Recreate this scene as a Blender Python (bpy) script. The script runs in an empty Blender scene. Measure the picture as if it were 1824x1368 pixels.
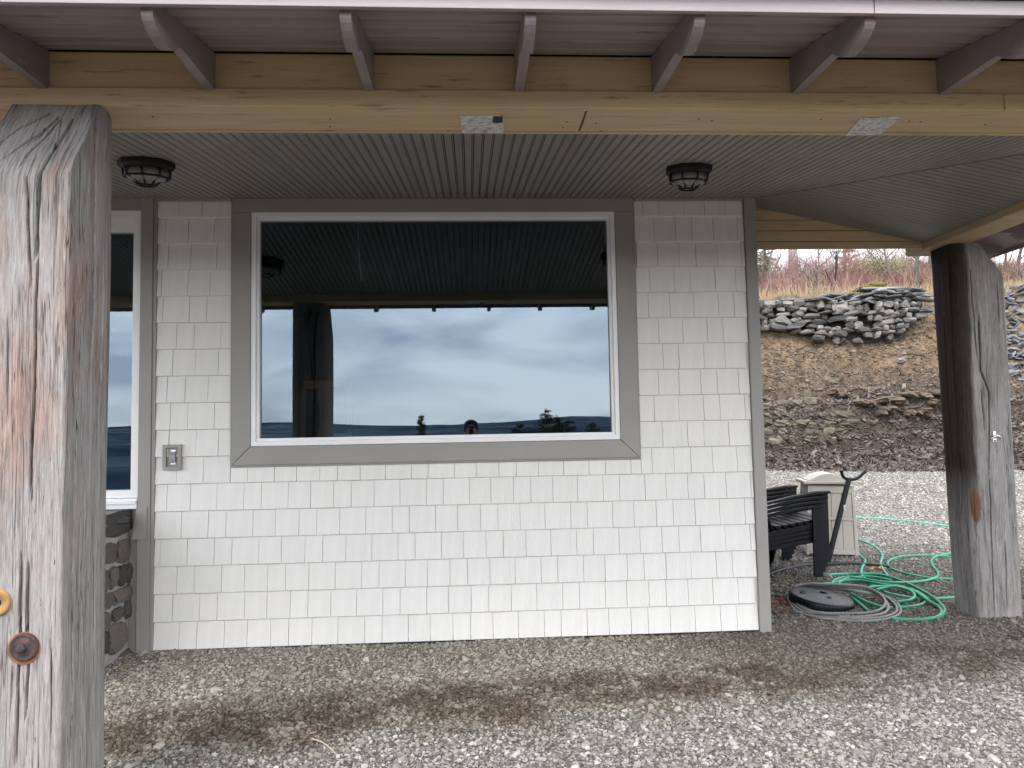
import bpy, bmesh, math, random
import numpy as np
from mathutils import Vector, Matrix, noise
random.seed(7); rng = np.random.default_rng(7)
SC = bpy.context.scene
COL = SC.collection
rad = math.radians

# ------------------------------------------------------------------ camera
PW, PH, FPX = 1824.0, 1368.0, 1330.0
YAW, PITCH, ROLL = rad(3.19), rad(3.45), rad(-1.04)
CAM = Vector((0.0, -5.4, 1.4917))
fw = Vector((math.sin(YAW)*math.cos(PITCH), math.cos(YAW)*math.cos(PITCH), math.sin(PITCH)))
r0 = Vector((math.cos(YAW), -math.sin(YAW), 0)); u0 = r0.cross(fw)
rt = r0*math.cos(ROLL)+u0*math.sin(ROLL); up = -r0*math.sin(ROLL)+u0*math.cos(ROLL)
cd = bpy.data.cameras.new('camera'); cam = bpy.data.objects.new('camera', cd); COL.objects.link(cam)
cam.matrix_world = Matrix(((rt.x, up.x, -fw.x, CAM.x), (rt.y, up.y, -fw.y, CAM.y), (rt.z, up.z, -fw.z, CAM.z), (0, 0, 0, 1)))
cd.sensor_fit = 'HORIZONTAL'; cd.sensor_width = 36.0; cd.lens = FPX/PW*36.0
cd.clip_start = 0.02; cd.clip_end = 60000
SC.camera = cam

# ------------------------------------------------------------------ sky, sun, exposure
SUN_EL, SUN_AZ = rad(48), rad(205)      # sun behind thick cloud, behind the photographer
w = bpy.data.worlds.new('World'); SC.world = w; w.use_nodes = True
nt = w.node_tree; nt.nodes.clear()
out = nt.nodes.new('ShaderNodeOutputWorld'); bg = nt.nodes.new('ShaderNodeBackground')
sky = nt.nodes.new('ShaderNodeTexSky'); sky.sky_type = 'NISHITA'; sky.sun_disc = False
sky.sun_elevation = SUN_EL; sky.sun_rotation = SUN_AZ
tc = nt.nodes.new('ShaderNodeTexCoord'); mp = nt.nodes.new('ShaderNodeMapping')
mp.inputs['Scale'].default_value = (1.5, 1.5, 5.5)
nz = nt.nodes.new('ShaderNodeTexNoise'); nz.inputs['Scale'].default_value = 2.1; nz.inputs['Detail'].default_value = 6; nz.inputs['Roughness'].default_value = 0.52; nz.inputs['Distortion'].default_value = 0.4
rp = nt.nodes.new('ShaderNodeValToRGB')
rp.color_ramp.elements[0].position = 0.38; rp.color_ramp.elements[0].color = (0.45, 0.50, 0.575, 1)
rp.color_ramp.elements[1].position = 0.62; rp.color_ramp.elements[1].color = (1.07, 1.045, 1.03, 1)
sc_ = nt.nodes.new('ShaderNodeVectorMath'); sc_.operation = 'SCALE'; sc_.inputs['Scale'].default_value = 9.4
mx = nt.nodes.new('ShaderNodeMix'); mx.data_type = 'RGBA'; mx.inputs[0].default_value = 0.88
L = nt.links.new
L(tc.outputs['Generated'], mp.inputs['Vector']); L(mp.outputs[0], nz.inputs['Vector']); L(nz.outputs['Fac'], rp.inputs[0])
L(rp.outputs[0], sc_.inputs[0]); L(sky.outputs[0], mx.inputs[6]); L(sc_.outputs[0], mx.inputs[7])
L(mx.outputs[2], bg.inputs[0]); bg.inputs[1].default_value = 0.1; L(bg.outputs[0], out.inputs[0])

sd = bpy.data.lights.new('sun', 'SUN'); sd.energy = 0.7; sd.angle = rad(25); sd.color = (1, 0.97, 0.93)
so = bpy.data.objects.new('sun', sd); COL.objects.link(so)
sdir = Vector((math.sin(SUN_AZ)*math.cos(SUN_EL), math.cos(SUN_AZ)*math.cos(SUN_EL), math.sin(SUN_EL)))
so.rotation_euler = sdir.to_track_quat('Z', 'Y').to_euler(); so.location = (0, -10, 12)

SC.view_settings.view_transform = 'Standard'; SC.view_settings.look = 'None'
SC.view_settings.gamma = 1.0; SC.view_settings.exposure = 2.18
SC.view_settings.use_curve_mapping = False
SC.render.engine = 'CYCLES'
SC.cycles.max_bounces = 7; SC.cycles.diffuse_bounces = 4; SC.cycles.glossy_bounces = 4
SC.cycles.transparent_max_bounces = 12; SC.cycles.caustics_reflective = False; SC.cycles.caustics_refractive = False
try:
    SC.cycles.use_denoising = True
except Exception:
    pass

# ------------------------------------------------------------------ helpers
def ray(px, py):
    return fw + rt*((px-PW/2)/FPX) + up*((PH/2-py)/FPX)
def atY(px, py, Y):
    d = ray(px, py); return CAM + d*((Y-CAM.y)/d.y)
def atX(px, py, X):
    d = ray(px, py); return CAM + d*((X-CAM.x)/d.x)
def atZ(px, py, Z):
    d = ray(px, py); return CAM + d*((Z-CAM.z)/d.z)
def sstep(a, b, x):
    t = min(1, max(0, (x-a)/(b-a))); return t*t*(3-2*t)
def G(x, y):                                    # height of the gravel
    z = 0.0
    if y > 1.2:
        z += 0.61*min(1.0, (y-1.2)/7.8)**1.25
    z += 0.045*math.exp(-((x-3.85)**2+(y-0.1)**2)/0.25)
    z += 0.012*noise.noise((x*0.9, y*0.9, 0.3)) + 0.008*noise.noise((x*2.7, y*2.7, 4.3))
    return z
def onG(px, py, dz=0.0):
    z = 0.0
    for _ in range(25):
        p = atZ(px, py, z+dz); z = 0.6*z+0.4*G(p.x, p.y)
    p.z = G(p.x, p.y)+dz
    return p

class MB:
    def __init__(s): s.v = []; s.f = []
    def add(s, vs, fs):
        n = len(s.v); s.v += [tuple(v) for v in vs]; s.f += [tuple(i+n for i in f) for f in fs]; return s
    def box(s, a, b):
        x0, y0, z0 = a; x1, y1, z1 = b
        return s.add([(x0,y0,z0),(x1,y0,z0),(x1,y1,z0),(x0,y1,z0),(x0,y0,z1),(x1,y0,z1),(x1,y1,z1),(x0,y1,z1)],
                     [(0,3,2,1),(4,5,6,7),(0,1,5,4),(1,2,6,5),(2,3,7,6),(3,0,4,7)])
    def prism(s, pts, ext):                      # closed polygon of 3D points, extruded by a vector
        n = len(pts); e = Vector(ext); P = [Vector(p) for p in pts]
        return s.add(P+[p+e for p in P], [tuple(range(n))[::-1], tuple(range(n, 2*n))]+[(i, (i+1) % n, (i+1) % n+n, i+n) for i in range(n)])
    def tube(s, path, r, n=8, cap=True):
        P = [Vector(p) for p in path]; R = r if isinstance(r, (list, tuple)) else [r]*len(P)
        base = len(s.v); prev = None
        for i, p in enumerate(P):
            t = (P[min(i+1, len(P)-1)]-P[max(i-1, 0)]).normalized()
            if prev is None:
                a = Vector((0, 0, 1)) if abs(t.z) < 0.9 else Vector((1, 0, 0))
            else: a = prev
            x = (a - t*a.dot(t)).normalized(); y = t.cross(x); prev = x
            for k in range(n):
                c = 2*math.pi*k/n
                s.v.append(tuple(p + (x*math.cos(c)+y*math.sin(c))*R[i]))
        for i in range(len(P)-1):
            for k in range(n):
                a = base+i*n+k; b = base+i*n+(k+1) % n
                s.f.append((a, b, b+n, a+n))
        if cap:
            s.f.append(tuple(base+k for k in range(n))[::-1]); s.f.append(tuple(base+(len(P)-1)*n+k for k in range(n)))
        return s
    def lathe(s, prof, n=24, c=(0,0,0)):
        base = len(s.v)
        for r, z in prof:
            for k in range(n):
                a = 2*math.pi*k/n; s.v.append((c[0]+r*math.cos(a), c[1]+r*math.sin(a), c[2]+z))
        for i in range(len(prof)-1):
            for k in range(n):
                a = base+i*n+k; b = base+i*n+(k+1) % n
                s.f.append((a, b, b+n, a+n))
        s.f.append(tuple(base+k for k in range(n))[::-1]); s.f.append(tuple(base+(len(prof)-1)*n+k for k in range(n)))
        return s
    def mesh(s, name, mat=None, smooth=False):
        m = bpy.data.meshes.new(name); m.from_pydata(s.v, [], s.f); m.update()
        if smooth:
            m.polygons.foreach_set('use_smooth', [True]*len(m.polygons))
        if mat: m.materials.append(mat)
        return m
    def build(s, name, mat=None, parent=None, smooth=False, bevel=0, **kw):
        return obj(name, s.mesh(name, mat, smooth), parent, bevel=bevel, **kw)
def obj(name, mesh, parent=None, loc=None, rot=None, scale=None, bevel=0, label=None, cat=None, group=None, kind=None):
    o = bpy.data.objects.new(name, mesh); COL.objects.link(o)
    if parent: o.parent = parent
    if loc is not None: o.location = loc
    if rot is not None: o.rotation_euler = rot
    if scale is not None: o.scale = scale
    if bevel:
        b = o.modifiers.new('bevel', 'BEVEL'); b.width = bevel; b.segments = 2; b.limit_method = 'ANGLE'; b.angle_limit = rad(40)
    tag(o, label, cat, group, kind); return o
def tag(o, label=None, cat=None, group=None, kind=None):
    if label: o['label'] = label
    if cat: o['category'] = cat
    if group: o['group'] = group
    if kind: o['kind'] = kind
    return o
def empty(name, loc=(0,0,0), rz=0, **kw):
    o = bpy.data.objects.new(name, None); COL.objects.link(o); o.location = loc; o.rotation_euler = (0,0,rz)
    o.empty_display_size = 0.1
    return tag(o, **kw)
def smooth_path(pts, n=8, closed=False):
    P = [Vector(p) for p in pts]; outp = []; N = len(P)
    for i in range(N if closed else N-1):
        if closed: a, b, c, d = P[(i-1) % N], P[i], P[(i+1) % N], P[(i+2) % N]
        else: a, b, c, d = P[max(i-1,0)], P[i], P[i+1], P[min(i+2,N-1)]
        for k in range(n):
            t = k/n
            outp.append(0.5*((2*b)+(c-a)*t+(2*a-5*b+4*c-d)*t*t+(-a+3*b-3*c+d)*t**3))
    if not closed: outp.append(P[-1])
    return outp

# ------------------------------------------------------------------ materials
def newmat(name):
    m = bpy.data.materials.new(name); m.use_nodes = True; t = m.node_tree
    b = t.nodes['Principled BSDF']; return m, t, b
def N(t, typ, **kw):
    n = t.nodes.new(typ)
    for k, v in kw.items(): setattr(n, k, v)
    return n
def coords(t, mode, scale=(1,1,1)):
    if mode == 'world':
        g = N(t, 'ShaderNodeNewGeometry'); o = g.outputs['Position']
    else:
        g = N(t, 'ShaderNodeTexCoord'); o = g.outputs['Object']
    m = N(t, 'ShaderNodeMapping'); m.inputs['Scale'].default_value = scale
    t.links.new(o, m.inputs['Vector']); return m.outputs[0]
def noise_(t, vec, scale, detail=4, rough=0.55, dist=0):
    n = N(t, 'ShaderNodeTexNoise'); n.inputs['Scale'].default_value = scale; n.inputs['Detail'].default_value = detail
    n.inputs['Roughness'].default_value = rough; n.inputs['Distortion'].default_value = dist
    t.links.new(vec, n.inputs['Vector']); return n.outputs['Fac']
def ramp(t, fac, stops, interp='LINEAR'):
    r = N(t, 'ShaderNodeValToRGB'); r.color_ramp.interpolation = interp
    e = r.color_ramp.elements
    while len(e) < len(stops): e.new(0.5)
    for k, (p, c) in enumerate(stops):
        e[k].position = p; e[k].color = (c[0], c[1], c[2], 1) if not isinstance(c, (int, float)) else (c, c, c, 1)
    t.links.new(fac, r.inputs[0]); return r.outputs[0]
def mixc(t, fac, a, b, mode='MIX'):
    m = N(t, 'ShaderNodeMix'); m.data_type = 'RGBA'; m.blend_type = mode
    for inp, v in ((m.inputs[0], fac), (m.inputs[6], a), (m.inputs[7], b)):
        if isinstance(v, (int, float)): inp.default_value = v
        elif isinstance(v, tuple): inp.default_value = (*v, 1)
        else: t.links.new(v, inp)
    return m.outputs[2]
def math_(t, op, a, b=0.0, clamp=False):
    m = N(t, 'ShaderNodeMath'); m.operation = op; m.use_clamp = clamp
    for inp, v in ((m.inputs[0], a), (m.inputs[1], b)):
        if isinstance(v, (int, float)): inp.default_value = v
        else: t.links.new(v, inp)
    return m.outputs[0]
def bump(t, b, h, strength=0.3, dist=0.01):
    n = N(t, 'ShaderNodeBump'); n.inputs['Strength'].default_value = strength; n.inputs['Distance'].default_value = dist
    t.links.new(h, n.inputs['Height']); t.links.new(n.outputs[0], b.inputs['Normal'])
def orand(t): return N(t, 'ShaderNodeObjectInfo').outputs['Random']

def simple(name, col, rough=0.6, var=0.12, scale=6, bstr=0.1, bscale=60, stretch=(1,1,1), metal=0, mode='object', spec=0.5, ovar=0.0):
    m, t, b = newmat(name)
    v = coords(t, mode, stretch)
    f = noise_(t, v, scale, 5)
    lo = tuple(c*(1-var) for c in col); hi = tuple(min(1, c*(1+var)) for c in col)
    c = ramp(t, f, [(0.3, lo), (0.7, hi)])
    if ovar:
        k = math_(t, 'MULTIPLY_ADD', orand(t), 2*ovar); 
        k.node.inputs[2].default_value = 1-ovar
        cc = N(t, 'ShaderNodeCombineColor'); [t.links.new(k, cc.inputs[i]) for i in range(3)]
        c = mixc(t, 1.0, c, cc.outputs[0], 'MULTIPLY')
    t.links.new(c, b.inputs['Base Color'])
    f2 = noise_(t, v, bscale, 4)
    rr = ramp(t, f2, [(0.3, max(0, rough-0.08)), (0.7, min(1, rough+0.08))]); t.links.new(rr, b.inputs['Roughness'])
    b.inputs['Metallic'].default_value = metal; b.inputs['Specular IOR Level'].default_value = spec
    if bstr: bump(t, b, f2, bstr, 0.004)
    return m

M_shingle = simple('vinyl_shingle', (0.745, 0.725, 0.69), 0.55, 0.035, 3, 0.4, 22, (6,6,0.7), ovar=0.02)
M_trim = simple('taupe_trim', (0.30, 0.283, 0.26), 0.5, 0.05, 2, 0.08, 60)
M_white = simple('white_vinyl', (0.84, 0.84, 0.84), 0.4, 0.04, 3, 0.03, 80)
M_ceil = simple('taupe_soffit', (0.235, 0.222, 0.195), 0.5, 0.06, 2.5, 0.06, 40, ovar=0.05, mode='world')
M_gap = simple('dark_backing', (0.03, 0.028, 0.026), 0.9, 0.2, 5, 0)
M_black = simple('black_resin', (0.006, 0.006, 0.009), 0.42, 0.2, 8, 0.12, 90, spec=0.28)
M_steelblack = simple('black_painted_steel', (0.005, 0.005, 0.008), 0.4, 0.2, 8, 0.05, 90, spec=0.3)
M_bronze = simple('dark_bronze', (0.014, 0.010, 0.010), 0.5, 0.4, 9, 0.15, 60, spec=0.25)
M_bin = simple('beige_resin', (0.50, 0.46, 0.40), 0.55, 0.05, 4, 0.12, 70)
M_frost = simple('frosted_glass', (0.20, 0.205, 0.19), 0.3, 0.15, 4, 0.05, 40)
M_mortar = simple('mortar', (0.33, 0.33, 0.32), 0.95, 0.15, 8, 0.6, 60)
M_roof = simple('roofing', (0.02, 0.02, 0.022), 0.9, 0.2, 30, 0.4, 120)
M_chrome = simple('chrome', (0.75, 0.75, 0.76), 0.22, 0.05, 10, 0, metal=1)
M_skin = simple('skin', (0.45, 0.27, 0.19), 0.5, 0.1, 8, 0.1, 80)
M_jacket = simple('grey_jacket', (0.16, 0.165, 0.18), 0.9, 0.15, 8, 0.3, 120)
M_trous = simple('dark_trousers', (0.03, 0.035, 0.05), 0.9, 0.15, 8, 0.3, 120)

def m_paintwood(name, col, worn=(0.22,0.15,0.09), stretch=(0.5,6,6), amount=0.63):
    m, t, b = newmat(name)
    v = coords(t, 'world', stretch)
    f = noise_(t, v, 3.0, 6, 0.6); f2 = noise_(t, v, 14, 5, 0.65, 0.5)
    c = ramp(t, f, [(0.3, tuple(x*0.86 for x in col)), (0.7, tuple(x*1.1 for x in col))])
    wv = coords(t, 'world', (stretch[0]*1.6, stretch[1]*1.4, stretch[2]*1.4))
    f3 = noise_(t, wv, 5.5, 6, 0.7, 0.4)
    msk = ramp(t, f3, [(amount, 0), (amount+0.05, 1)])
    c = mixc(t, math_(t, 'MULTIPLY', msk, 0.75), c, worn)
    t.links.new(c, b.inputs['Base Color']); b.inputs['Roughness'].default_value = 0.55
    bump(t, b, math_(t, 'SUBTRACT', f2, math_(t, 'MULTIPLY', msk, 0.6)), 0.4, 0.004)
    return m
M_tan = m_paintwood('tan_painted_wood', (0.55, 0.395, 0.23), (0.27,0.18,0.10), (0.45,7,7), 0.60)
M_mauve = m_paintwood('mauve_stained_deck', (0.275, 0.222, 0.213), (0.15,0.115,0.11), (0.5,7,7), 0.60)
M_raft = m_paintwood('mauve_stained_rafter', (0.245, 0.20, 0.195), (0.33,0.28,0.27), (7,1.0,3), 0.64)
M_fascia = m_paintwood('pale_fascia_paint', (0.31, 0.265, 0.27), (0.2,0.16,0.16), (0.5,6,6), 0.68)

def m_post(name, red, dark, shift, rust_shade=None):
    m, t, b = newmat(name)
    at = N(t, 'ShaderNodeAttribute'); at.attribute_name = 'rest'
    def vec(sz):
        mp_ = N(t, 'ShaderNodeMapping'); mp_.inputs['Scale'].default_value = (1, 1, sz); t.links.new(at.outputs['Vector'], mp_.inputs['Vector']); return mp_.outputs[0]
    grain = noise_(t, vec(0.06), 170, 6, 0.75, 0.5); wide = noise_(t, vec(0.10), 16, 5, 0.65, 0.3); patch = noise_(t, vec(0.30), 3.0, 5, 0.65, 0.3); fine = noise_(t, vec(0.010), 420, 3, 0.6)
    pit = noise_(t, vec(0.16), 60, 4, 0.7, 0.6)
    def checks(sz, sc, wdt):                     # thin meandering drying checks
        q = math_(t, 'ABSOLUTE', math_(t, 'SUBTRACT', noise_(t, vec(sz), sc, 3, 0.55, 0.2), 0.5))
        return ramp(t, q, [(0.0, 1.0), (wdt, 0.0)])
    ck = math_(t, 'MULTIPLY', checks(0.022, 26, 0.010), ramp(t, noise_(t, vec(0.25), 5, 3), [(0.42, 0), (0.55, 1)]))
    ck2 = math_(t, 'MULTIPLY', checks(0.03, 60, 0.016), ramp(t, noise_(t, vec(0.4), 9, 3), [(0.45, 0), (0.58, 0.8)]))
    ck = math_(t, 'MAXIMUM', ck, ck2)
    c = ramp(t, grain, [(0.25, (0.13,0.117,0.11)), (0.42, (0.25,0.232,0.223)), (0.58, (0.345,0.325,0.312)), (0.74, (0.46,0.437,0.42))])
    c2 = ramp(t, grain, [(0.27, (0.10,0.055,0.045)), (0.5, red), (0.76, tuple(min(1, x*1.5) for x in red))])
    c = mixc(t, ramp(t, patch, [(0.48+shift, 0), (0.62+shift, 0.9)]), c, c2)
    c = mixc(t, ramp(t, wide, [(0.28, dark), (0.50, 0.0)]), c, (0.10,0.087,0.082))
    c = mixc(t, ramp(t, fine, [(0.28, 0.55), (0.42, 0.0)]), c, (0.06,0.05,0.048))
    c = mixc(t, ramp(t, pit, [(0.29, 0.85), (0.33, 0.0)]), c, (0.035,0.028,0.026))
    c = mixc(t, math_(t, 'MULTIPLY', ck, 0.85), c, (0.03,0.024,0.022))
    if rust_shade:
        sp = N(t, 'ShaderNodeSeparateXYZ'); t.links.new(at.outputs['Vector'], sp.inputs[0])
        wob = math_(t, 'MULTIPLY', math_(t, 'SUBTRACT', wide, 0.5), 0.03)
        dx = math_(t, 'ADD', math_(t, 'SUBTRACT', sp.outputs[0], rust_shade[0]), wob); dz = math_(t, 'SUBTRACT', sp.outputs[2], rust_shade[1])
        q = math_(t, 'ADD', math_(t, 'POWER', math_(t, 'ABSOLUTE', math_(t, 'DIVIDE', dx, 0.045)), 2.0), math_(t, 'POWER', math_(t, 'ABSOLUTE', math_(t, 'DIVIDE', dz, 0.14)), 2.0))
        msk = ramp(t, math_(t, 'ADD', q, math_(t, 'MULTIPLY', math_(t, 'SUBTRACT', grain, 0.5), 1.5)), [(0.55, 0.85), (1.0, 0.0)])
        # old bark side: nearly black-brown stain plus painted shade on house-side face and corner
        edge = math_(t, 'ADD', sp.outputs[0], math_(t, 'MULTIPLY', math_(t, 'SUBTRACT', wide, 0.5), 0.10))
        mr = N(t, 'ShaderNodeMapRange'); mr.inputs[1].default_value = rust_shade[2]+0.035; mr.inputs[2].default_value = rust_shade[2]+0.005; t.links.new(edge, mr.inputs[0])
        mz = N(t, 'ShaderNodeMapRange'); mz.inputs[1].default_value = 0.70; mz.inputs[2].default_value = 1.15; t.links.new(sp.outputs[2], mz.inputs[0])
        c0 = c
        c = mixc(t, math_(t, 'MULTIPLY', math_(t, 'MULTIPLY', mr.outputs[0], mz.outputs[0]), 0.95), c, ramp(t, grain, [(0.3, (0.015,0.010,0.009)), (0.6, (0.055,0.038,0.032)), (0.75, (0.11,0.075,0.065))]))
        c = mixc(t, msk, c, ramp(t, grain, [(0.3, (0.06,0.028,0.016)), (0.6, (0.20,0.09,0.042))]))
    t.links.new(c, b.inputs['Base Color']); b.inputs['Roughness'].default_value = 0.88; b.inputs['Specular IOR Level'].default_value = 0.2
    h = math_(t, 'ADD', math_(t, 'ADD', grain, math_(t, 'MULTIPLY', fine, 0.6)), math_(t, 'MULTIPLY', math_(t, 'SUBTRACT', ramp(t, pit, [(0.29, 0), (0.33, 1)]), math_(t, 'MULTIPLY', ck, 2.0)), 0.6)); bump(t, b, h, 0.8, 0.005)
    return m
M_postL = m_post('weathered_post_wood', (0.31,0.21,0.175), 0.5, 0.03)
M_postR = m_post('grey_post_wood', (0.22,0.17,0.15), 0.6, 0.2, rust_shade=(3.695, 0.86, 3.715))

def m_rock(name, a, bcol, ovar=0.45, scale=9, moss=None):
    m, t, b = newmat(name)
    v = coords(t, 'object'); f = noise_(t, v, scale, 6, 0.65, 0.4)
    rnd = orand(t)
    base = ramp(t, rnd, [(0.0, a), (0.55, tuple((x+y)/2 for x, y in zip(a, bcol))), (1.0, bcol)])
    sh = ramp(t, f, [(0.3, 0.55), (0.7, 1.2)])
    c = mixc(t, 1.0, base, sh, 'MULTIPLY')
    if moss:
        g = N(t, 'ShaderNodeNewGeometry'); f4 = noise_(t, v, 3, 4)
        c = mixc(t, ramp(t, f4, [(0.5, 0), (0.62, 0.6)]), c, moss)
    t.links.new(c, b.inputs['Base Color']); b.inputs['Roughness'].default_value = 0.85
    bump(t, b, f, 0.6, 0.02); return m
M_wallstone = m_rock('wall_stone', (0.05,0.05,0.05), (0.30,0.275,0.25))
M_basestone = m_rock('plinth_stone', (0.07,0.066,0.06), (0.20,0.175,0.15), scale=22)
M_moss = simple('moss', (0.10,0.10,0.018), 0.95, 0.5, 12, 0.8, 60)
M_slate = m_rock('slate', (0.06,0.065,0.07), (0.26,0.26,0.27))

def m_gravel(name, stone):
    m, t, b = newmat(name)
    g = N(t, 'ShaderNodeNewGeometry'); pos = g.outputs['Position']
    sep = N(t, 'ShaderNodeSeparateXYZ'); t.links.new(pos, sep.inputs[0]); X, Y = sep.outputs[0], sep.outputs[1]
    if stone: r = orand(t); 
    else:
        vo = N(t, 'ShaderNodeTexVoronoi'); vo.inputs['Scale'].default_value = 55; t.links.new(pos, vo.inputs['Vector'])
        sx = N(t, 'ShaderNodeSeparateColor'); t.links.new(vo.outputs['Color'], sx.inputs[0]); r = sx.outputs[0]
    pal = ramp(t, r, [(0.0,(0.10,0.096,0.092)), (0.2,(0.175,0.167,0.157)), (0.45,(0.24,0.227,0.207)), (0.62,(0.285,0.263,0.23)), (0.78,(0.305,0.297,0.285)), (0.92,(0.39,0.377,0.355)), (1.0,(0.49,0.475,0.45))])
    tanp = ramp(t, r, [(0.0,(0.17,0.15,0.125)), (0.35,(0.29,0.26,0.215)), (0.7,(0.37,0.335,0.28)), (0.93,(0.45,0.42,0.37)), (1.0,(0.58,0.55,0.50))])
    w1 = noise_(t, pos, 1.3, 5, 0.65); w2 = noise_(t, pos, 3.1, 5, 0.7); w3 = noise_(t, pos, 0.5, 3, 0.5)
    # clean gravel lies in the open, dusty tan gravel under the roof, a damp brown band between them
    edge = math_(t, 'ADD', Y, math_(t, 'MULTIPLY', X, -0.16))
    edge = math_(t, 'ADD', edge, math_(t, 'MULTIPLY', math_(t, 'SUBTRACT', w1, 0.5), 1.1))
    dusty = ramp(t, math_(t, 'MULTIPLY_ADD', edge, 0.5, ), [(0, 0), (1, 1)])
    mr = N(t, 'ShaderNodeMapRange'); mr.inputs[1].default_value = -1.75; mr.inputs[2].default_value = -1.40; t.links.new(edge, mr.inputs[0]); near = mr.outputs[0]
    mr2 = N(t, 'ShaderNodeMapRange'); mr2.inputs[1].default_value = 2.6; mr2.inputs[2].default_value = 1.2; t.links.new(X, mr2.inputs[0])
    tanm = math_(t, 'MULTIPLY', near, math_(t, 'ADD', mr2.outputs[0], 0.15, True))
    c = mixc(t, tanm, pal, tanp)
    mr3 = N(t, 'ShaderNodeMapRange'); mr3.inputs[1].default_value = -0.70; mr3.inputs[2].default_value = -1.05; t.links.new(edge, mr3.inputs[0])
    damp = math_(t, 'MULTIPLY', math_(t, 'MULTIPLY', near, mr3.outputs[0]), ramp(t, w2, [(0.34, 0.25), (0.52, 1.0)]))
    mr4 = N(t, 'ShaderNodeMapRange'); mr4.inputs[1].default_value = 0.9; mr4.inputs[2].default_value = 1.9; t.links.new(X, mr4.inputs[0])
    mr5 = N(t, 'ShaderNodeMapRange'); mr5.inputs[1].default_value = 3.0; mr5.inputs[2].default_value = 1.4; t.links.new(Y, mr5.inputs[0])
    damp2 = math_(t, 'MULTIPLY', math_(t, 'MULTIPLY', math_(t, 'MULTIPLY', mr4.outputs[0], mr5.outputs[0]), near), 0.72)
    dm = math_(t, 'MAXIMUM', math_(t, 'MULTIPLY', damp, 1.0), damp2)
    c = mixc(t, dm, c, mixc(t, 1.0, c, (0.34,0.29,0.25), 'MULTIPLY'))
    if not stone: c = mixc(t, 1.0, c, (0.5,0.47,0.44), 'MULTIPLY')
    t.links.new(c, b.inputs['Base Color']); b.inputs['Roughness'].default_value = 0.8; b.inputs['Specular IOR Level'].default_value = 0.35
    if stone: bump(t, b, noise_(t, coords(t, 'object'), 3, 4), 0.3, 0.1)
    else: bump(t, b, vo.outputs['Distance'], 0.9, 0.012)
    return m
M_ground = m_gravel('gravel_bed', False)
M_stone = m_gravel('gravel_stone', True)

def m_bank():
    m, t, b = newmat('bank_soil')
    g = N(t, 'ShaderNodeNewGeometry'); pos = g.outputs['Position']
    sep = N(t, 'ShaderNodeSeparateXYZ'); t.links.new(pos, sep.inputs[0]); Z = sep.outputs[2]
    a = noise_(t, pos, 0.8, 5, 0.6); f = noise_(t, pos, 6, 6, 0.7); ff = noise_(t, pos, 26, 5, 0.7)
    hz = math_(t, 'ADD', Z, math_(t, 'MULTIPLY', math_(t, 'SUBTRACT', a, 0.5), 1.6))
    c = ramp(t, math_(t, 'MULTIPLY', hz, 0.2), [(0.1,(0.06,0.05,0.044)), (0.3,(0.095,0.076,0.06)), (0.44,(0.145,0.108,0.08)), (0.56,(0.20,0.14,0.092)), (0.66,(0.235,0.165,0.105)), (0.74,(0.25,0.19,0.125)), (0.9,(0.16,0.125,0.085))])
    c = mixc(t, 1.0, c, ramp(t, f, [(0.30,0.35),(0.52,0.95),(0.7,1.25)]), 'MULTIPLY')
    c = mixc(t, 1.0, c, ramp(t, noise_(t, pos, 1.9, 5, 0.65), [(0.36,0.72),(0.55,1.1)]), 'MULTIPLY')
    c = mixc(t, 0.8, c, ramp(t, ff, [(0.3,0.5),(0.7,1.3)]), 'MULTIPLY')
    t.links.new(c, b.inputs['Base Color']); b.inputs['Roughness'].default_value = 0.95; b.inputs['Specular IOR Level'].default_value = 0.15
    bump(t, b, math_(t, 'ADD', f, math_(t, 'MULTIPLY', ff, 0.5)), 0.9, 0.08); return m
M_bank = m_bank()

def m_glass():
    m = bpy.data.materials.new('window_glass'); m.use_nodes = True; t = m.node_tree; t.nodes.clear()
    o = N(t, 'ShaderNodeOutputMaterial'); mxs = N(t, 'ShaderNodeMixShader'); tr = N(t, 'ShaderNodeBsdfTransparent'); gl = N(t, 'ShaderNodeBsdfGlossy')
    tr.inputs[0].default_value = (0.62, 0.66, 0.68, 1); gl.inputs[0].default_value = (0.70, 0.85, 1.0, 1); gl.inputs['Roughness'].default_value = 0.0
    fr = N(t, 'ShaderNodeFresnel'); fr.inputs[0].default_value = 1.5
    fac = math_(t, 'ADD', fr.outputs[0], 0.08); t.links.new(fac, mxs.inputs[0])
    t.links.new(tr.outputs[0], mxs.inputs[1]); t.links.new(gl.outputs[0], mxs.inputs[2]); t.links.new(mxs.outputs[0], o.inputs[0]); return m
M_glass = m_glass()
def m_rust():
    m, t, b = newmat('rusty_iron'); v = coords(t, 'object'); f = noise_(t, v, 30, 6, 0.7)
    c = ramp(t, f, [(0.32,(0.025,0.018,0.02)), (0.55,(0.06,0.038,0.038)), (0.75,(0.16,0.07,0.042))])
    t.links.new(c, b.inputs['Base Color']); b.inputs['Roughness'].default_value = 0.8; b.inputs['Metallic'].default_value = 0.2; bump(t, b, f, 0.8, 0.006); return m
M_rust = m_rust()
M_ply = simple('orange_wood', (0.30,0.165,0.06), 0.7, 0.3, 20, 0.3, 60)
M_rustwood = simple('rust_stained_wood', (0.22,0.095,0.045), 0.85, 0.5, 14, 0.4, 60)
M_plate = m_paintwood('bare_metal_patch', (0.66,0.66,0.66), (0.22,0.21,0.20), (5,9,9), 0.52)
M_green = simple('green_hose', (0.015,0.265,0.145), 0.38, 0.18, 5, 0.05, 60)
M_teal = simple('teal_hose', (0.07,0.34,0.25), 0.4, 0.18, 5, 0.05, 60)
M_greyhose = simple('grey_hose', (0.15,0.145,0.14), 0.5, 0.2, 6, 0.05, 60)
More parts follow.
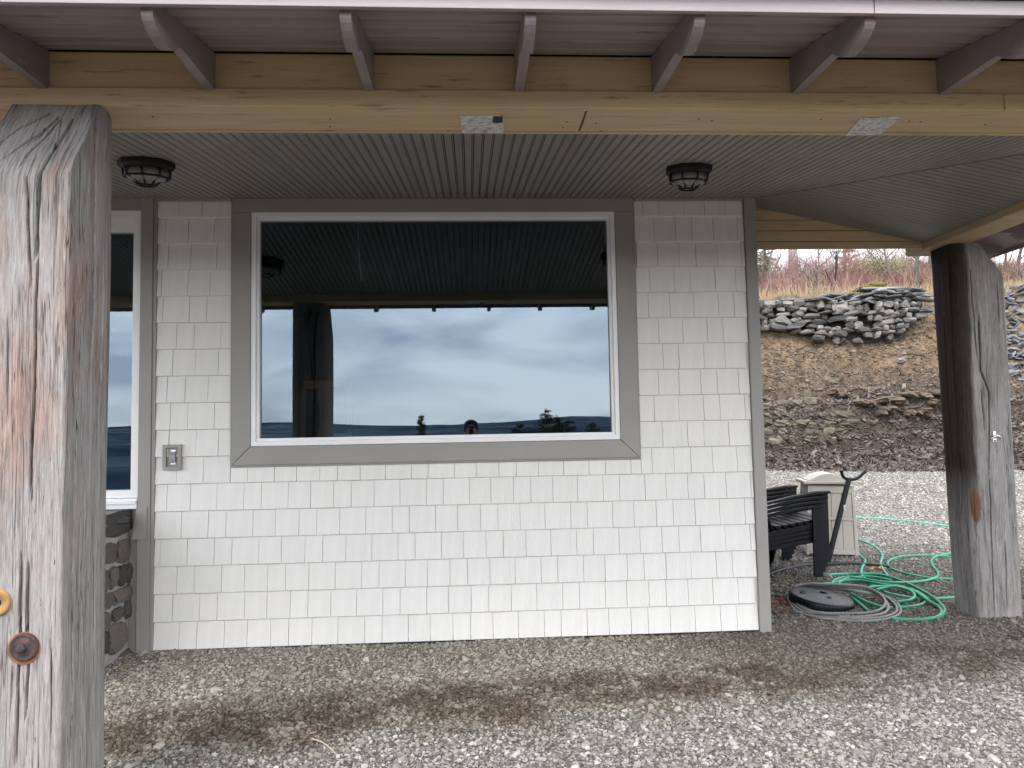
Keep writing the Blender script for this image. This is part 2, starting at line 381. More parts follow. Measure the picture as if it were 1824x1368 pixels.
M_blackpipe = simple('black_pipe', (0.02,0.022,0.03), 0.4, 0.2, 6, 0.05, 60)
M_leafred = simple('dry_leaf', (0.16,0.05,0.035), 0.85, 0.5, 10, 0.3, 40)
M_leafor = simple('orange_leaf', (0.60,0.27,0.07), 0.8, 0.3, 10, 0.3, 40)
M_bark = simple('bark', (0.085,0.072,0.065), 0.95, 0.35, 10, 0.6, 40)
M_barkgrey = simple('grey_bark', (0.16,0.135,0.12), 0.95, 0.3, 10, 0.5, 40)
M_chip = m_rock('wood_chip', (0.04,0.032,0.029), (0.225,0.18,0.155), scale=20)
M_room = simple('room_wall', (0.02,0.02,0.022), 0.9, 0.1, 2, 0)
M_chairwood = simple('pine_chair', (0.42,0.19,0.07), 0.5, 0.25, 8, 0.1, 40, (1,1,0.2))
M_pipepink = simple('weathered_pipe', (0.36,0.30,0.29), 0.6, 0.2, 6, 0.2, 60)
M_concrete = simple('pale_concrete', (0.34,0.33,0.33), 0.9, 0.15, 3, 0.3, 20)

# ================================================================== THE SETTING
def grid_mesh(name, xs, ys, zf, mat):
    nx, ny = len(xs), len(ys)
    v = [(x, y, zf(x, y)) for y in ys for x in xs]
    f = [(j*nx+i, j*nx+i+1, (j+1)*nx+i+1, (j+1)*nx+i) for j in range(ny-1) for i in range(nx-1)]
    m = bpy.data.meshes.new(name); m.from_pydata(v, [], f); m.update(); m.materials.append(mat)
    m.polygons.foreach_set('use_smooth', [True]*len(m.polygons)); return m
gx = np.unique(np.concatenate([np.linspace(-16, -3, 14), np.linspace(-3, 6, 76), np.linspace(6, 22, 30)]))
gy = np.unique(np.concatenate([np.linspace(-16, -3, 14), np.linspace(-3, 3, 61), np.linspace(3, 9.6, 30)]))
obj('gravel_ground', grid_mesh('gravel_ground', gx, gy, G, M_ground), kind='structure', label='grey and tan gravel yard under and around the porch')

# the cut bank: base line, face, ledge, plateau
def bank_base(x): return 8.7 + 0.25*math.sin(x*0.5) - 0.05*(x-8)
def B(x, y):
    d = y-bank_base(x)
    zb = 0.56
    if d < 0: return zb - 0.35*min(1, -d)
    n1 = noise.noise((x*0.45, y*0.45, 2.0)); n2 = noise.noise((x*1.5, y*1.5, 5.0)); n3 = noise.noise((x*4.5, y*4.5, 9.0))
    low = 0.60*sstep(0, 0.9, d)                              # heap of chips at the foot
    z = zb + low + 0.85*sstep(0.55+0.25*n1, 1.15+0.3*n1, d) + 1.45*sstep(0.9, 3.0, d)
    tilt = max(-1, min(1, (x-8.6)/3.0))
    z += 0.25*sstep(2.6, 4.2, d)*max(0, tilt)
    back = max(0, d-2.9)
    z += 0.95*sstep(2.55, 3.2, d) + 0.05*back
    amp = sstep(0, 0.5, d)
    z += amp*(0.20*n1 + 0.17*n2*(1 if d < 3.4 else 0.3) + 0.08*n3*(1 if d < 3.4 else 0.3))
    # step-like rock ledges on the lower face
    if d < 2.2: z += 0.05*math.sin(z*18+2*n2)*sstep(0.2, 0.6, d)
    return z
bx = np.concatenate([np.linspace(-30, 3, 24), np.linspace(3.2, 17, 150), np.linspace(17.5, 45, 28)])
by = np.concatenate([np.linspace(7.6, 13.5, 100), np.linspace(13.8, 40, 40), np.linspace(42, 90, 12)])
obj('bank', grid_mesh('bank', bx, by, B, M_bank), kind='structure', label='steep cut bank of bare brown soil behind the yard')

# land far below the lookout, seen mirrored in the window
def m_land():
    m, t, b = newmat('hazy_lowland'); pos = N(t, 'ShaderNodeNewGeometry').outputs['Position']
    f = noise_(t, pos, 0.0016, 7, 0.7); f2 = noise_(t, pos, 0.0003, 4, 0.6)
    c = ramp(t, f, [(0.36,(0.025,0.04,0.06)), (0.48,(0.06,0.085,0.115)), (0.58,(0.13,0.16,0.19)), (0.70,(0.24,0.26,0.27))])  # blue of the distant haze is painted into the woodland colour
    c = mixc(t, ramp(t, f2, [(0.42,0),(0.58,0.7)]), c, (0.03,0.045,0.07))
    t.links.new(c, b.inputs['Base Color']); b.inputs['Roughness'].default_value = 1; b.inputs['Specular IOR Level'].default_value = 0; return m
M_land = m_land()
def land():
    mb = MB(); rs = [0.1, 12, 18, 26, 40, 70, 120, 220, 400, 700, 1100, 1700, 2500, 3400, 4500, 6000, 8000, 10500, 14000, 18000, 24000]; na = 144
    for r in rs:
        for k in range(na):
            a = 2*math.pi*k/na; x, y = r*math.cos(a), r*math.sin(a)-3
            s = -math.sin(a)                                  # +1 behind the photographer
            if r < 15: z = -0.6
            elif s > -0.15:
                z = -0.6 - 130*(1-math.exp(-(r-12)/330))*sstep(-0.15, 0.3, s)
                n = noise.noise((x*0.0003, y*0.0003, 1)) + 0.5*noise.noise((x*0.0009, y*0.0009, 3))
                z += sstep(900, 9000, r)*(70*n+150) + sstep(8000, 16000, r)*(60+70*n) + sstep(13000, 22000, r)*(130 + 150*max(0, noise.noise((a*9.0, 0.5, 2)) + 0.25))
            else: z = -0.6
            mb.v.append((x, y, z))
    for i in range(len(rs)-1):
        for k in range(na):
            a = i*na+k; b = i*na+(k+1) % na
            mb.f.append((a, b, b+na, a+na))
    return mb.mesh('terrain', M_land, True)
obj('terrain', land(), kind='structure', label='dark wooded lowland and hills, haze blue in their colour, mirrored along the bottom of the window')

# ---- instanced stuff: points with rotation and scale, stones picked from a collection
def rock_mesh(name, mat, seed, flat=0.6, jit=0.22, lvl=1):
    bm = bmesh.new(); bmesh.ops.create_cube(bm, size=1.0)
    bmesh.ops.subdivide_edges(bm, edges=bm.edges[:], cuts=lvl, use_grid_fill=True)
    R = random.Random(seed)
    sx, sy = R.uniform(0.8, 1.25), R.uniform(0.7, 1.1)
    for v in bm.verts:
        d = v.co.normalized()*0.5
        v.co = v.co.lerp(d, 0.72)
        v.co += Vector((R.uniform(-jit, jit), R.uniform(-jit, jit), R.uniform(-jit, jit)))*0.35
        v.co.x *= sx; v.co.y *= sy; v.co.z *= flat
    m = bpy.data.meshes.new(name); bm.to_mesh(m); bm.free(); m.materials.append(mat)
    return m
def lib(name, meshes):
    c = bpy.data.collections.new(name)
    for k, m in enumerate(meshes):
        c.objects.link(bpy.data.objects.new(name+'_piece', m))
    return c
def scatter(name, pts, scl, coll, tilt, label, nrm=None):
    m = bpy.data.meshes.new(name); m.from_pydata([tuple(p) for p in pts], [], []); m.update()
    n = len(pts)
    a = m.attributes.new('piece_scale', 'FLOAT_VECTOR', 'POINT'); a.data.foreach_set('vector', np.asarray(scl, np.float32).ravel())
    rot = np.stack([rng.normal(0, tilt, n), rng.normal(0, tilt, n), rng.uniform(0, 6.283, n)], 1).astype(np.float32)
    if nrm is not None: rot[:, 0] += nrm
    b = m.attributes.new('piece_rotation', 'FLOAT_VECTOR', 'POINT'); b.data.foreach_set('vector', rot.ravel())
    o = obj(name, m, kind='stuff', label=label)
    g = bpy.data.node_groups.new(name, 'GeometryNodeTree')
    g.interface.new_socket('Geometry', in_out='INPUT', socket_type='NodeSocketGeometry'); g.interface.new_socket('Geometry', in_out='OUTPUT', socket_type='NodeSocketGeometry')
    gi = g.nodes.new('NodeGroupInput'); go = g.nodes.new('NodeGroupOutput'); ip = g.nodes.new('GeometryNodeInstanceOnPoints')
    ci = g.nodes.new('GeometryNodeCollectionInfo'); ci.inputs['Collection'].default_value = coll; ci.inputs['Separate Children'].default_value = True; ci.inputs['Reset Children'].default_value = True
    na = g.nodes.new('GeometryNodeInputNamedAttribute'); na.data_type = 'FLOAT_VECTOR'; na.inputs['Name'].default_value = 'piece_scale'
    nr = g.nodes.new('GeometryNodeInputNamedAttribute'); nr.data_type = 'FLOAT_VECTOR'; nr.inputs['Name'].default_value = 'piece_rotation'
    rv = g.nodes.new('FunctionNodeRandomValue'); rv.data_type = 'INT'; rv.inputs['Min'].default_value if False else None
    for s in rv.inputs:
        if s.type == 'INT' and s.name == 'Min': s.default_value = 0
        if s.type == 'INT' and s.name == 'Max': s.default_value = len(coll.objects)-1
    K = g.links.new
    K(gi.outputs[0], ip.inputs['Points']); K(ci.outputs[0], ip.inputs['Instance']); ip.inputs['Pick Instance'].default_value = True
    K(na.outputs[0], ip.inputs['Scale']); K(nr.outputs[0], ip.inputs['Rotation'])
    ro = [s for s in rv.outputs if s.type == 'INT'][0]; K(ro, ip.inputs['Instance Index'])
    K(ip.outputs[0], go.inputs[0])
    md = o.modifiers.new('pieces', 'NODES'); md.node_group = g
    return o
pebbles = lib('pebble', [rock_mesh('pebble', M_stone, 100+k, flat=random.uniform(0.45, 0.8)) for k in range(8)])
def inhouse(x, y): return (x < 2.08 and y > 0.02) 
def gravel_pts(x0, x1, y0, y1, dens, smin, smax, keep=lambda x, y: True):
    n = int((x1-x0)*(y1-y0)*dens); P = []; S = []
    xs = rng.uniform(x0, x1, n); ys = rng.uniform(y0, y1, n); sz = smin*(smax/smin)**(rng.random(n)**1.8)
    for x, y, s in zip(xs, ys, sz):
        if inhouse(x, y) or not keep(x, y): continue
        P.append((x, y, G(x, y)+s*0.12)); S.append((s*1.15, s, s))
    return P, S
P1, S1 = gravel_pts(-2.7, 4.3, -3.05, 0.02, 4600, 0.0075, 0.0225)
P2, S2 = gravel_pts(2.08, 6.5, 0.02, 3.4, 2300, 0.010, 0.028, lambda x, y: x < 2.6+(y+5.4)*0.62)
P3, S3 = gravel_pts(2.6, 12.5, 3.4, 9.0, 1000, 0.014, 0.036, lambda x, y: x < 2.2+(y+5.4)*0.68 and x > 0.33*(y+5.4))
P4, S4 = gravel_pts(-2.7, 4.3, -3.05, 0.02, 70, 0.022, 0.045); P5, S5 = gravel_pts(2.08, 6.5, 0.02, 3.4, 40, 0.025, 0.05)
scatter('loose_gravel', P1+P2+P3+P4+P5, S1+S2+S3+S4+S5, pebbles, 0.35, 'loose grey, tan and white pebbles covering the ground')

chips = lib('chip', [rock_mesh('chip', M_chip, 300+k, flat=0.22, jit=0.2) for k in range(6)])
P = []; S = []
for _ in range(24000):
    x = rng.uniform(4.5, 15.5); b0 = bank_base(x); d = abs(rng.normal(0, 1.0))*1.1 if rng.random() < 0.68 else rng.uniform(0.6, 2.9)
    if d > 3.2: continue
    y = b0 + d - 0.1; k = 1.0 if d < 1.2 else 0.42
    s = k*rng.uniform(0.03, 0.10)*(1.5 if rng.random() < 0.12 else 1)
    P.append((x, y, B(x, y)+0.015)); S.append((s*rng.uniform(1.2, 2.6), s*0.6, s))
scatter('wood_chips', P, S, chips, 0.55, 'scattered bark, wood chips and broken stone over the bank')

# ================================================================== THE HOUSE
ZC = 3.185                                       # ceiling height at the wall
house = empty('house', (0, 0, 0), label='house wall of off-white shingle siding with taupe trim and a big picture window', cat='house')
mb = MB()
mb.box((-2.30, 0.0, 0.04), (-1.58, 0.16, ZC+0.1)); mb.box((1.10, 0.0, 0.04), (2.12, 0.16, ZC+0.1))
mb.box((-1.58, 0.0, 0.04), (1.10, 0.16, 1.38)); mb.box((-1.58, 0.0, 3.10), (1.10, 0.16, ZC+0.1))
wall = mb.build('siding_wall', M_shingle, house)
# shingles: wedge tiles, one object each
CO, Z0 = 0.1896, 0.012
cyc = [0.186, 0.156, 0.163, 0.124, 0.161, 0.182, 0.186, 0.121]
def shingle(w_, z_lo, z_hi, first):
    key = (round(w_, 3), round(z_hi-z_lo, 3), first)
    if key in shcache: return shcache[key]
    g = 0.0015; h = z_hi-z_lo; yb, yt = -0.022, -0.022+0.016*(h/CO)
    mb = MB(); xs = (g, w_-g)
    e = 0.003                                    # small rounding on the butt edge
    prof = [(-0.001, 0.0), (yb+e, 0.0), (yb, e), (yt, h-0.0005), (-0.001, h-0.0005)]
    n = len(prof)
    mb.add([(x, y, z) for x in xs for y, z in prof], [tuple(range(n))[::-1], tuple(range(n, 2*n))]+[(i, (i+1) % n, (i+1) % n+n, i+n) for i in range(n)])
    m = mb.mesh('shingle', M_shingle); shcache[key] = m; return m
shcache = {}
WL, WR = -2.213, 2.052                            # clear width between the corner trims
row = 0; z = Z0
CW = (-1.695, 1.228, 1.255, 3.185)                # window casing, outside
while z < 3.155:
    zt = min(z+CO, 3.16)
    spans = [(WL, WR, zt)]
    if zt > CW[2]:
        spans = [(WL, CW[0], zt), (CW[1], WR, zt)]
        if z < CW[2]-0.01: spans.append((CW[0], CW[1], CW[2]))
    off = random.random()*1.2; k = random.randrange(8)
    x = WL-off*0.3; joints = []
    while x < WR:
        joints.append(x); x += cyc[k % 8]*random.choice((1, 1, 0.985)); k += 1
    joints.append(x)
    for a, b in zip(joints, joints[1:]):
        for s0, s1, zs_ in spans:
            l, r = max(a, s0), min(b, s1)
            if r-l < 0.02: continue
            obj('shingle', shingle(r-l, z, zs_, row == 0), wall, loc=(l, random.uniform(-0.0030, 0.0008), z), rot=(random.uniform(-0.004, 0.004), random.uniform(-0.0025, 0.0025), 0))
    z += CO; row += 1
MB().box((WL, -0.012, -0.02), (WR, 0.10, 0.042)).build('starter_strip', M_gap, wall)

def bar(name, a, b, mat, parent, bevel=0.002): return MB().box(a, b).build(name, mat, parent, bevel=bevel)
# corner boards and frieze
cb = MB().box((2.056, -0.034, -0.035), (2.142, 0.0, ZC+0.05)).box((2.108, 0.0, -0.035), (2.142, 0.12, ZC+0.05)).build('corner_board', M_trim, house, bevel=0.004)
lb = MB().box((-2.325, -0.034, -0.06), (-2.238, 0.03, ZC+0.05)).build('corner_board', M_trim, house, bevel=0.004)
bar('channel', (-2.2365, -0.026, -0.05), (-2.213, 0.0, ZC+0.05), M_trim, lb)
# loose flap where the upper left corner board laps over the lower one
mb = MB(); mb.prism([(-2.327, -0.037, 1.0), (-2.255, -0.037, 1.0), (-2.255, -0.040, 0.775), (-2.352, -0.046, 0.775), (-2.348, -0.044, 0.82)], (0, -0.006, 0)); mb.build('lap_flap', M_trim, lb)
bar('frieze', (WL, -0.030, 3.160), (CW[0]-0.002, 0.0, ZC+0.05), M_trim, house); bar('frieze', (CW[1]+0.002, -0.030, 3.160), (WR, 0.0, ZC+0.05), M_trim, house)
# picture window
x0, x1, z0, z1 = -1.68, 1.212, 1.272, 3.178
ix0, ix1, iz0, iz1 = -1.552, 1.078, 1.402, 3.078
yf, yb = -0.040, 0.0
def board(pts, name, mat, parent, y0=yf, y1=yb, bevel=0.003):
    return MB().prism([(x, y0, z) for x, z in pts], (0, y1-y0, 0)).build(name, mat, parent, bevel=bevel)
# white frame: outer flange and inner stop
def frame(name, ox0, ox1, oz0, oz1, wd, y0, y1, mat, parent):
    mb = MB()
    o = [(ox0, oz0), (ox1, oz0), (ox1, oz1), (ox0, oz1)]; i = [(ox0+wd, oz0+wd), (ox1-wd, oz0+wd), (ox1-wd, oz1-wd), (ox0+wd, oz1-wd)]
    v = [(x, y, z) for y in (y0, y1) for x, z in o+i]
    f = []
    for k in range(4):
        n = (k+1) % 4
        f += [(k, n, 4+n, 4+k), (8+n, 8+k, 12+k, 12+n), (4+k, 4+n, 12+n, 12+k), (n, k, 8+k, 8+n)]
    mb.add(v, f); return mb.build(name, mat, parent, bevel=0.002)
win = frame('picture_window', ix0+0.001, ix1-0.001, iz0+0.001, iz1-0.001, 0.032, -0.034, 0.06, M_white, house)
win['label'] = 'wide picture window mirroring grey sky, with white frame and taupe casing'
g = 0.0012
board([(x0, z0), (x1, z0), (ix1-g, iz0-g), (ix0+g, iz0-g)], 'casing_board', M_trim, win)
board([(x0, iz1), (x1, iz1), (x1, z1), (x0, z1)], 'casing_board', M_trim, win)
board([(x0, z0+2*g), (ix0-g, iz0+g), (ix0-g, iz1-g), (x0, iz1-g)], 'casing_board', M_trim, win)
board([(x1, z0+2*g), (x1, iz1-g), (ix1+g, iz1-g), (ix1+g, iz0+g)], 'casing_board', M_trim, win)
for a, b in (((x0-0.014, -0.030, z0-0.014), (x1+0.014, 0, z0-0.001)), ((x0-0.014, -0.030, z0), (x0-0.001, 0, ZC)), ((x1+0.001, -0.030, z0), (x1+0.014, 0, ZC))):
    bar('casing_channel', a, b, M_trim, win)
frame('glazing_stop', ix0+0.0332, ix1-0.0332, iz0+0.0332, iz1-0.0332, 0.022, -0.014, 0.045, M_white, win)
MB().box((ix0+0.05, 0.016, iz0+0.05), (ix1-0.05, 0.022, iz1-0.05)).build('pane', M_glass, win)
MB().box((1.012, 0.032, 2.86), (1.03, 0.05, 3.02)).build('blind_bracket', M_white, win)
MB().tube([(-0.80, 0.035, 3.02), (-0.80, 0.035, 2.90), (-0.795, 0.035, 2.75), (-0.785, 0.035, 2.62)], 0.0055, 6).tube([(-0.785, 0.035, 2.62), (-0.784, 0.035, 2.59)], 0.007, 6).build('blind_cord', M_white, win)
# tall window on the left, behind the post
lw = fo = frame('side_window', -3.95, -2.328, 1.06, 3.10, 0.055, -0.010, 0.09, M_white, house)
lw['label'] = 'tall white framed window half hidden behind the near timber post'
bar('head_rail', (-3.89, 0.0, 2.945), (-2.384, 0.07, 3.044), M_white, fo)
bar('sill', (-3.95, -0.035, 0.985), (-2.328, 0.09, 1.058), M_white, fo)
bar('sill_lip', (-3.95, -0.050, 1.020), (-2.330, -0.036, 1.042), M_white, fo)
bar('mullion', (-3.16, 0.0, 1.116), (-3.08, 0.07, 2.944), M_white, fo)
MB().box((-3.89, 0.03, 1.116), (-3.162, 0.036, 2.944)).build('pane', M_glass, lw); MB().box((-3.078, 0.03, 1.116), (-2.384, 0.036, 2.944)).build('pane', M_glass, lw)
bar('header', (-4.2, -0.02, 3.102), (-2.327, 0.1, ZC+0.05), M_trim, house)
MB().box((-4.3, 0.0, -0.1), (-3.952, 0.16, ZC+0.1)).box((-3.952, 0.0, -0.1), (-2.30, 0.16, 0.98)).build('rear_wall', M_trim, house)
# stone plinth under the tall window
XP = -2.372
pl = MB().box((-4.3, -0.95, -0.1), (XP-0.018, -0.002, 0.90)).build('stone_plinth', M_mortar, house)
for (cx, cy, wx, hy) in [(160,490,175,125), (92,672,58,115), (172,655,84,122), (248,640,38,100), (60,830,32,130), (113,808,44,112), (165,795,48,108), (213,775,44,104),
                          (78,945,72,92), (180,905,112,84), (70,1065,58,92), (135,1022,52,72), (207,985,52,106), (130,1165,116,160), (226,1120,34,136), (40,690,40,110), (30,960,50,90), (60,1190,60,120), (190,1250,90,40)]:
    c = atX(170+cx/3.256, 780+cy/3.256, XP)
    a = atX(170+(cx-wx/2)/3.256, 780+cy/3.256, XP); b = atX(170+(cx+wx/2)/3.256, 780+cy/3.256, XP)
    t_ = atX(170+cx/3.256, 780+(cy-hy/2)/3.256, XP); u_ = atX(170+cx/3.256, 780+(cy+hy/2)/3.256, XP)
    m = rock_mesh('stone', M_basestone, 500+cx, flat=1.0, jit=0.28, lvl=2)
    o = obj('stone', m, pl, loc=(XP-0.014, c.y, c.z), scale=(0.045, abs(b.y-a.y)*1.22, abs(t_.z-u_.z)*1.14))
for k, (y0, y1) in enumerate(((-0.95, -0.62), (-0.61, -0.30), (-0.29, -0.03))):
    o = obj('capstone', rock_mesh('capstone', M_slate, 40+k, flat=1.0, jit=0.12, lvl=2), pl, loc=(-2.60, (y0+y1)/2, 0.925), scale=(0.54, (y1-y0)*1.08, 0.075))
# the room behind the glass
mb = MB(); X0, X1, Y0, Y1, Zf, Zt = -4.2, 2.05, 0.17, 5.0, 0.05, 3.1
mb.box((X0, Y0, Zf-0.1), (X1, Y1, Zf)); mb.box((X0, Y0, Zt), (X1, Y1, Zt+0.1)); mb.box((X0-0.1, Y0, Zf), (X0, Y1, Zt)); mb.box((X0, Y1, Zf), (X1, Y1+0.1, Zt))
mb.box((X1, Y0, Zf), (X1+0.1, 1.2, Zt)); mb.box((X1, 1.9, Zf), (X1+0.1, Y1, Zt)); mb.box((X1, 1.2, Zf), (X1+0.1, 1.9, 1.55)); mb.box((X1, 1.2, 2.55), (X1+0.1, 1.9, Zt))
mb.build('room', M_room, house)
mb = MB().box((X1-0.02, 1.2, 1.55), (X1+0.05, 1.25, 2.55)).box((X1-0.02, 1.85, 1.55), (X1+0.05, 1.9, 2.55)).box((X1-0.02, 1.25, 1.55), (X1+0.05, 1.85, 1.6)).box((X1-0.02, 1.25, 2.5), (X1+0.05, 1.85, 2.55)); sw = mb.build('far_window', M_white, house)
for k in range(5):
    MB().box((X1-0.035, 1.30+k*0.11, 1.6), (X1-0.028, 1.36+k*0.11, 2.5)).build('blind_slat', M_white, sw)
MB().box((-4.6, -0.1, ZC+0.25), (2.5, 5.4, ZC+0.4)).build('roof', M_roof, house)

# ================================================================== PORCH ROOF
porch = empty('porch_roof', (0, -2.2, 2.8), label='porch roof with tan beams, mauve rafters and a grooved taupe ceiling', cat='porch roof')
def P_(o): o.parent = porch; o.matrix_parent_inverse = Matrix.Translation((0, 2.2, -2.8)); return o
XH, XB, YB, YF = 2.142, 3.55, -2.132, -2.40       # house corner, right beam, inner and outer face of the front beam
SF, SR = (ZC-2.885)/-YB, (ZC-2.885)/(XB-XH)
YE = 0.18                                          # end board of the side porch
ce = P_(MB().add([(-4.3, 0.10, ZC+0.05), (XH, 0.10, ZC+0.05), (XB, YB, 2.935), (-4.3, YB, 2.935)], [(0,1,2,3)]).add([(XH, 0.0, ZC+0.05), (XH, YE+0.3, ZC+0.05), (XB, YE+0.3, 2.935), (XB, YB, 2.935)], [(0,1,2,3)]).build('ceiling', M_gap))
PI_ = Matrix.Translation((0, 2.2, -2.8))
PW_ = 0.0505
def zF(x, y): return ZC + SF*y
def zR(x, y): return ZC - SR*(x-XH)
def strip(poly, zf, t_=0.012):
    n = len(poly)
    vs = [(x, y, zf(x, y)) for x, y in poly]+[(x, y, zf(x, y)+t_) for x, y in poly]
    return vs, [tuple(range(n)), tuple(range(n, 2*n))[::-1]]+[(i, i+n, (i+1) % n+n, (i+1) % n) for i in range(n)]
def hipY(x): return YB*(x-XH)/(XB-XH)
def hipX(y): return XH + (XB-XH)*y/YB
x = -3.6
while x < XB-0.06:
    mb = MB()
    for a, b, dz in ((0.002, 0.0385, 0.0), (0.0422, 0.0475, -0.0005)):
        l, r = x+a, x+b
        def top(xx): return -0.001 if xx <= XH else hipY(xx)-0.016
        poly = [(l, YB+0.001), (r, YB+0.001), (r, top(r))]
        if l < XH < r: poly.append((XH, -0.001))
        poly.append((l, top(l)))
        vs, fs = strip(poly, lambda X, Y: zF(X, Y)+dz); mb.add(vs, fs)
    ov = mb.build('plank', M_ceil, ce); x += PW_
y = YB+0.03
while y < YE-0.02:
    mb = MB()
    for a, b in ((0.002, 0.0385), (0.0422, 0.0475)):
        l, r = y+a, min(y+b, YE)
        def left(yy): return XH+0.001 if yy >= 0 else hipX(yy)+0.010
        poly = [(left(l), l), (XB-0.001, l), (XB-0.001, r), (left(r), r)]
        if l < 0 < r: poly.append((XH+0.001, 0.0))
        vs, fs = strip(poly, zR); mb.add(vs, fs)
    mb.build('plank', M_ceil, ce); y += PW_
# front beam: two stacked boards in front, soffit boards below
ZB = 2.813
fb = P_(MB().box((-4.3, YF+0.03, ZB+0.03), (XB+0.25, YB-0.012, 3.05)).build('front_beam', M_tan))
MB().box((-4.3, YF, ZB+0.001), (2.30, YF+0.029, 2.889)).build('face_board', M_tan, fb, bevel=0.004)
MB().box((2.303, YF, ZB+0.001), (XB+0.25, YF+0.029, 2.889)).build('face_board', M_tan, fb, bevel=0.004)
MB().box((-4.3, YF+0.012, 2.890), (XB+0.25, YF+0.029, 3.04)).build('upper_board', M_tan, fb, bevel=0.003)
sx = atZ(1035, 225, ZB).x
MB().box((-4.3, YF+0.020, ZB), (sx-0.004, YB-0.03, ZB+0.028)).build('soffit_board', M_tan, fb, bevel=0.003)
MB().box((sx+0.004, YF+0.020, ZB), (XB, YB-0.03, ZB+0.028)).build('soffit_board', M_tan, fb, bevel=0.003)
MB().box((-4.3, YB-0.028, ZB-0.003), (XB, YB-0.002, 2.90)).build('inner_trim', M_tan, fb, bevel=0.003)
def plate(q, name, lab):
    P4 = [atZ(px, py, ZB-0.003) for px, py in q]
    o = MB().prism([(p.x, p.y, ZB-0.004) for p in P4], (0, 0, 0.0035)).build(name, M_plate, fb); o['label'] = lab
plate([(819,207), (897,206), (897,236), (823,237)], 'metal_patch', 'scraped white metal patch on the beam underside')
q = atZ(887, 214, ZB-0.006); MB().box((q.x-0.022, q.y-0.035, ZB-0.0052), (q.x+0.02, q.y+0.03, ZB-0.0042)).build('tar_mark', M_gap, fb)
plate([(1533,211), (1606,208), (1567,240), (1505,242)], 'metal_patch', 'grey slanting metal patch on the beam underside')
for nx_, ny_ in ((1010,217), (1003,227), (1062,220), (1070,234), (1268,215), (1462,213), (1620,216), (1640,217), (1755,222), (798,233), (272,208), (588,212), (588,226), (1245,212)):
    q = atZ(nx_, ny_, ZB-0.001); MB().lathe([(0.0045, -0.0012), (0.0045, 0.001), (0.001, 0.001)], 8).build('nail_head', M_rust, fb, loc=(q.x, q.y, ZB))
# right beam and end boards
ZR_ = 2.835
rb = P_(MB().box((XB+0.012, YB, ZR_+0.012), (XB+0.24, 0.42, 3.02)).build('side_beam', M_tan))
MB().box((XB, YB, ZR_+0.002), (XB+0.011, -0.33, 2.895)).build('face_board', M_tan, rb, bevel=0.002)
MB().box((XB, -0.327, ZR_+0.002), (XB+0.011, 0.42, 2.895)).build('face_board', M_tan, rb, bevel=0.002)
MB().box((XB+0.013, YB, ZR_), (XB+0.24, 0.42, ZR_+0.0115)).build('soffit_board', M_tan, rb, bevel=0.002)
eb = P_(MB().box((XH, YE+0.024, 2.86), (XB, YE+0.05, 3.25)).build('end_gable', M_gap))
for k, (a, b) in enumerate(((2.845, 2.90), (2.905, 2.985), (2.99, 3.07), (3.075, 3.155), (3.16, 3.20))):
    xe = min(XB-0.002, XH+(ZC+0.01-a)/SR)
    MB().box((XH, YE, a), (xe, YE+0.023, b)).build('gable_board', M_tan, eb, bevel=0.003)
# rafters and deck over the front overhang
YV = -3.0; DS = 0.215
def zD(y): return 3.040 + DS*(y-YF)               # underside of the deck (y<YF falls)
RX = [-2.30, -1.687, -1.035, -0.395, 0.219, 0.795, 1.390, 2.033, 2.64, 3.25]
def rafter_prof():
    pr = [(YF+0.011, zD(YF)), (YF+0.011, 2.890), (YF-0.001, zD(YF)-0.158)]
    for y_, dz_ in ((-2.50, .136), (-2.60, .117), (-2.70, .098), (-2.74, .092), (-2.762, .094), (-2.782, .106), (-2.805, .119), (-2.83, .125), (-2.855, .126), (-2.885, .119), (-2.92, .106), (-2.95, .088), (-2.975, .068), (-2.985, .055)):
        pr.append((y_, zD(y_)-dz_))
    pr.append((-2.985, zD(-2.985)))
    return pr
RP = rafter_prof()
rm = None
for xr in RX:
    if rm is None: rm = MB().prism([(-0.019, y, z-0.001) for y, z in RP], (0.038, 0, 0)).mesh('rafter', M_raft)
    o = P_(obj('rafter', rm)); o.location.x = xr
dk = P_(MB().add([(-4.3, YV, zD(YV)+0.045), (4.4, YV, zD(YV)+0.045), (4.4, YB, zD(YB)+0.045), (-4.3, YB, zD(YB)+0.045)], [(0,1,2,3)]).build('roof_deck', M_roof))
nb = 6; wdt = (YF+0.012-YV)/nb
for k in range(nb):
    a = YV+k*wdt+0.007; b = YV+(k+1)*wdt-0.007; c = 0.012
    pr = [(a, zD(a)+0.02), (a, zD(a)+c), (a+c, zD(a+c)), (b-c, zD(b-c)), (b, zD(b)+c), (b, zD(b)+0.02)]
    MB().prism([(-4.3, y, z) for y, z in pr], (8.7, 0, 0)).build('deck_board', M_mauve, dk)
jx = atY(1558, 20, YV-0.02).x
zf0, zf1 = 2.876, 2.928
fa = P_(MB().box((-4.3, YV-0.020, zf0), (jx-0.0015, YV-0.001, zf1)).build('fascia_board', M_fascia, bevel=0.002))
P_(MB().box((jx+0.0015, YV-0.020, zf0), (4.4, YV-0.001, zf1)).build('fascia_board', M_fascia, bevel=0.002))
P_(MB().box((-4.3, YV-0.045, zf1+0.002), (4.4, YV+0.05, zf1+0.03)).build('roof_edge', M_roof))
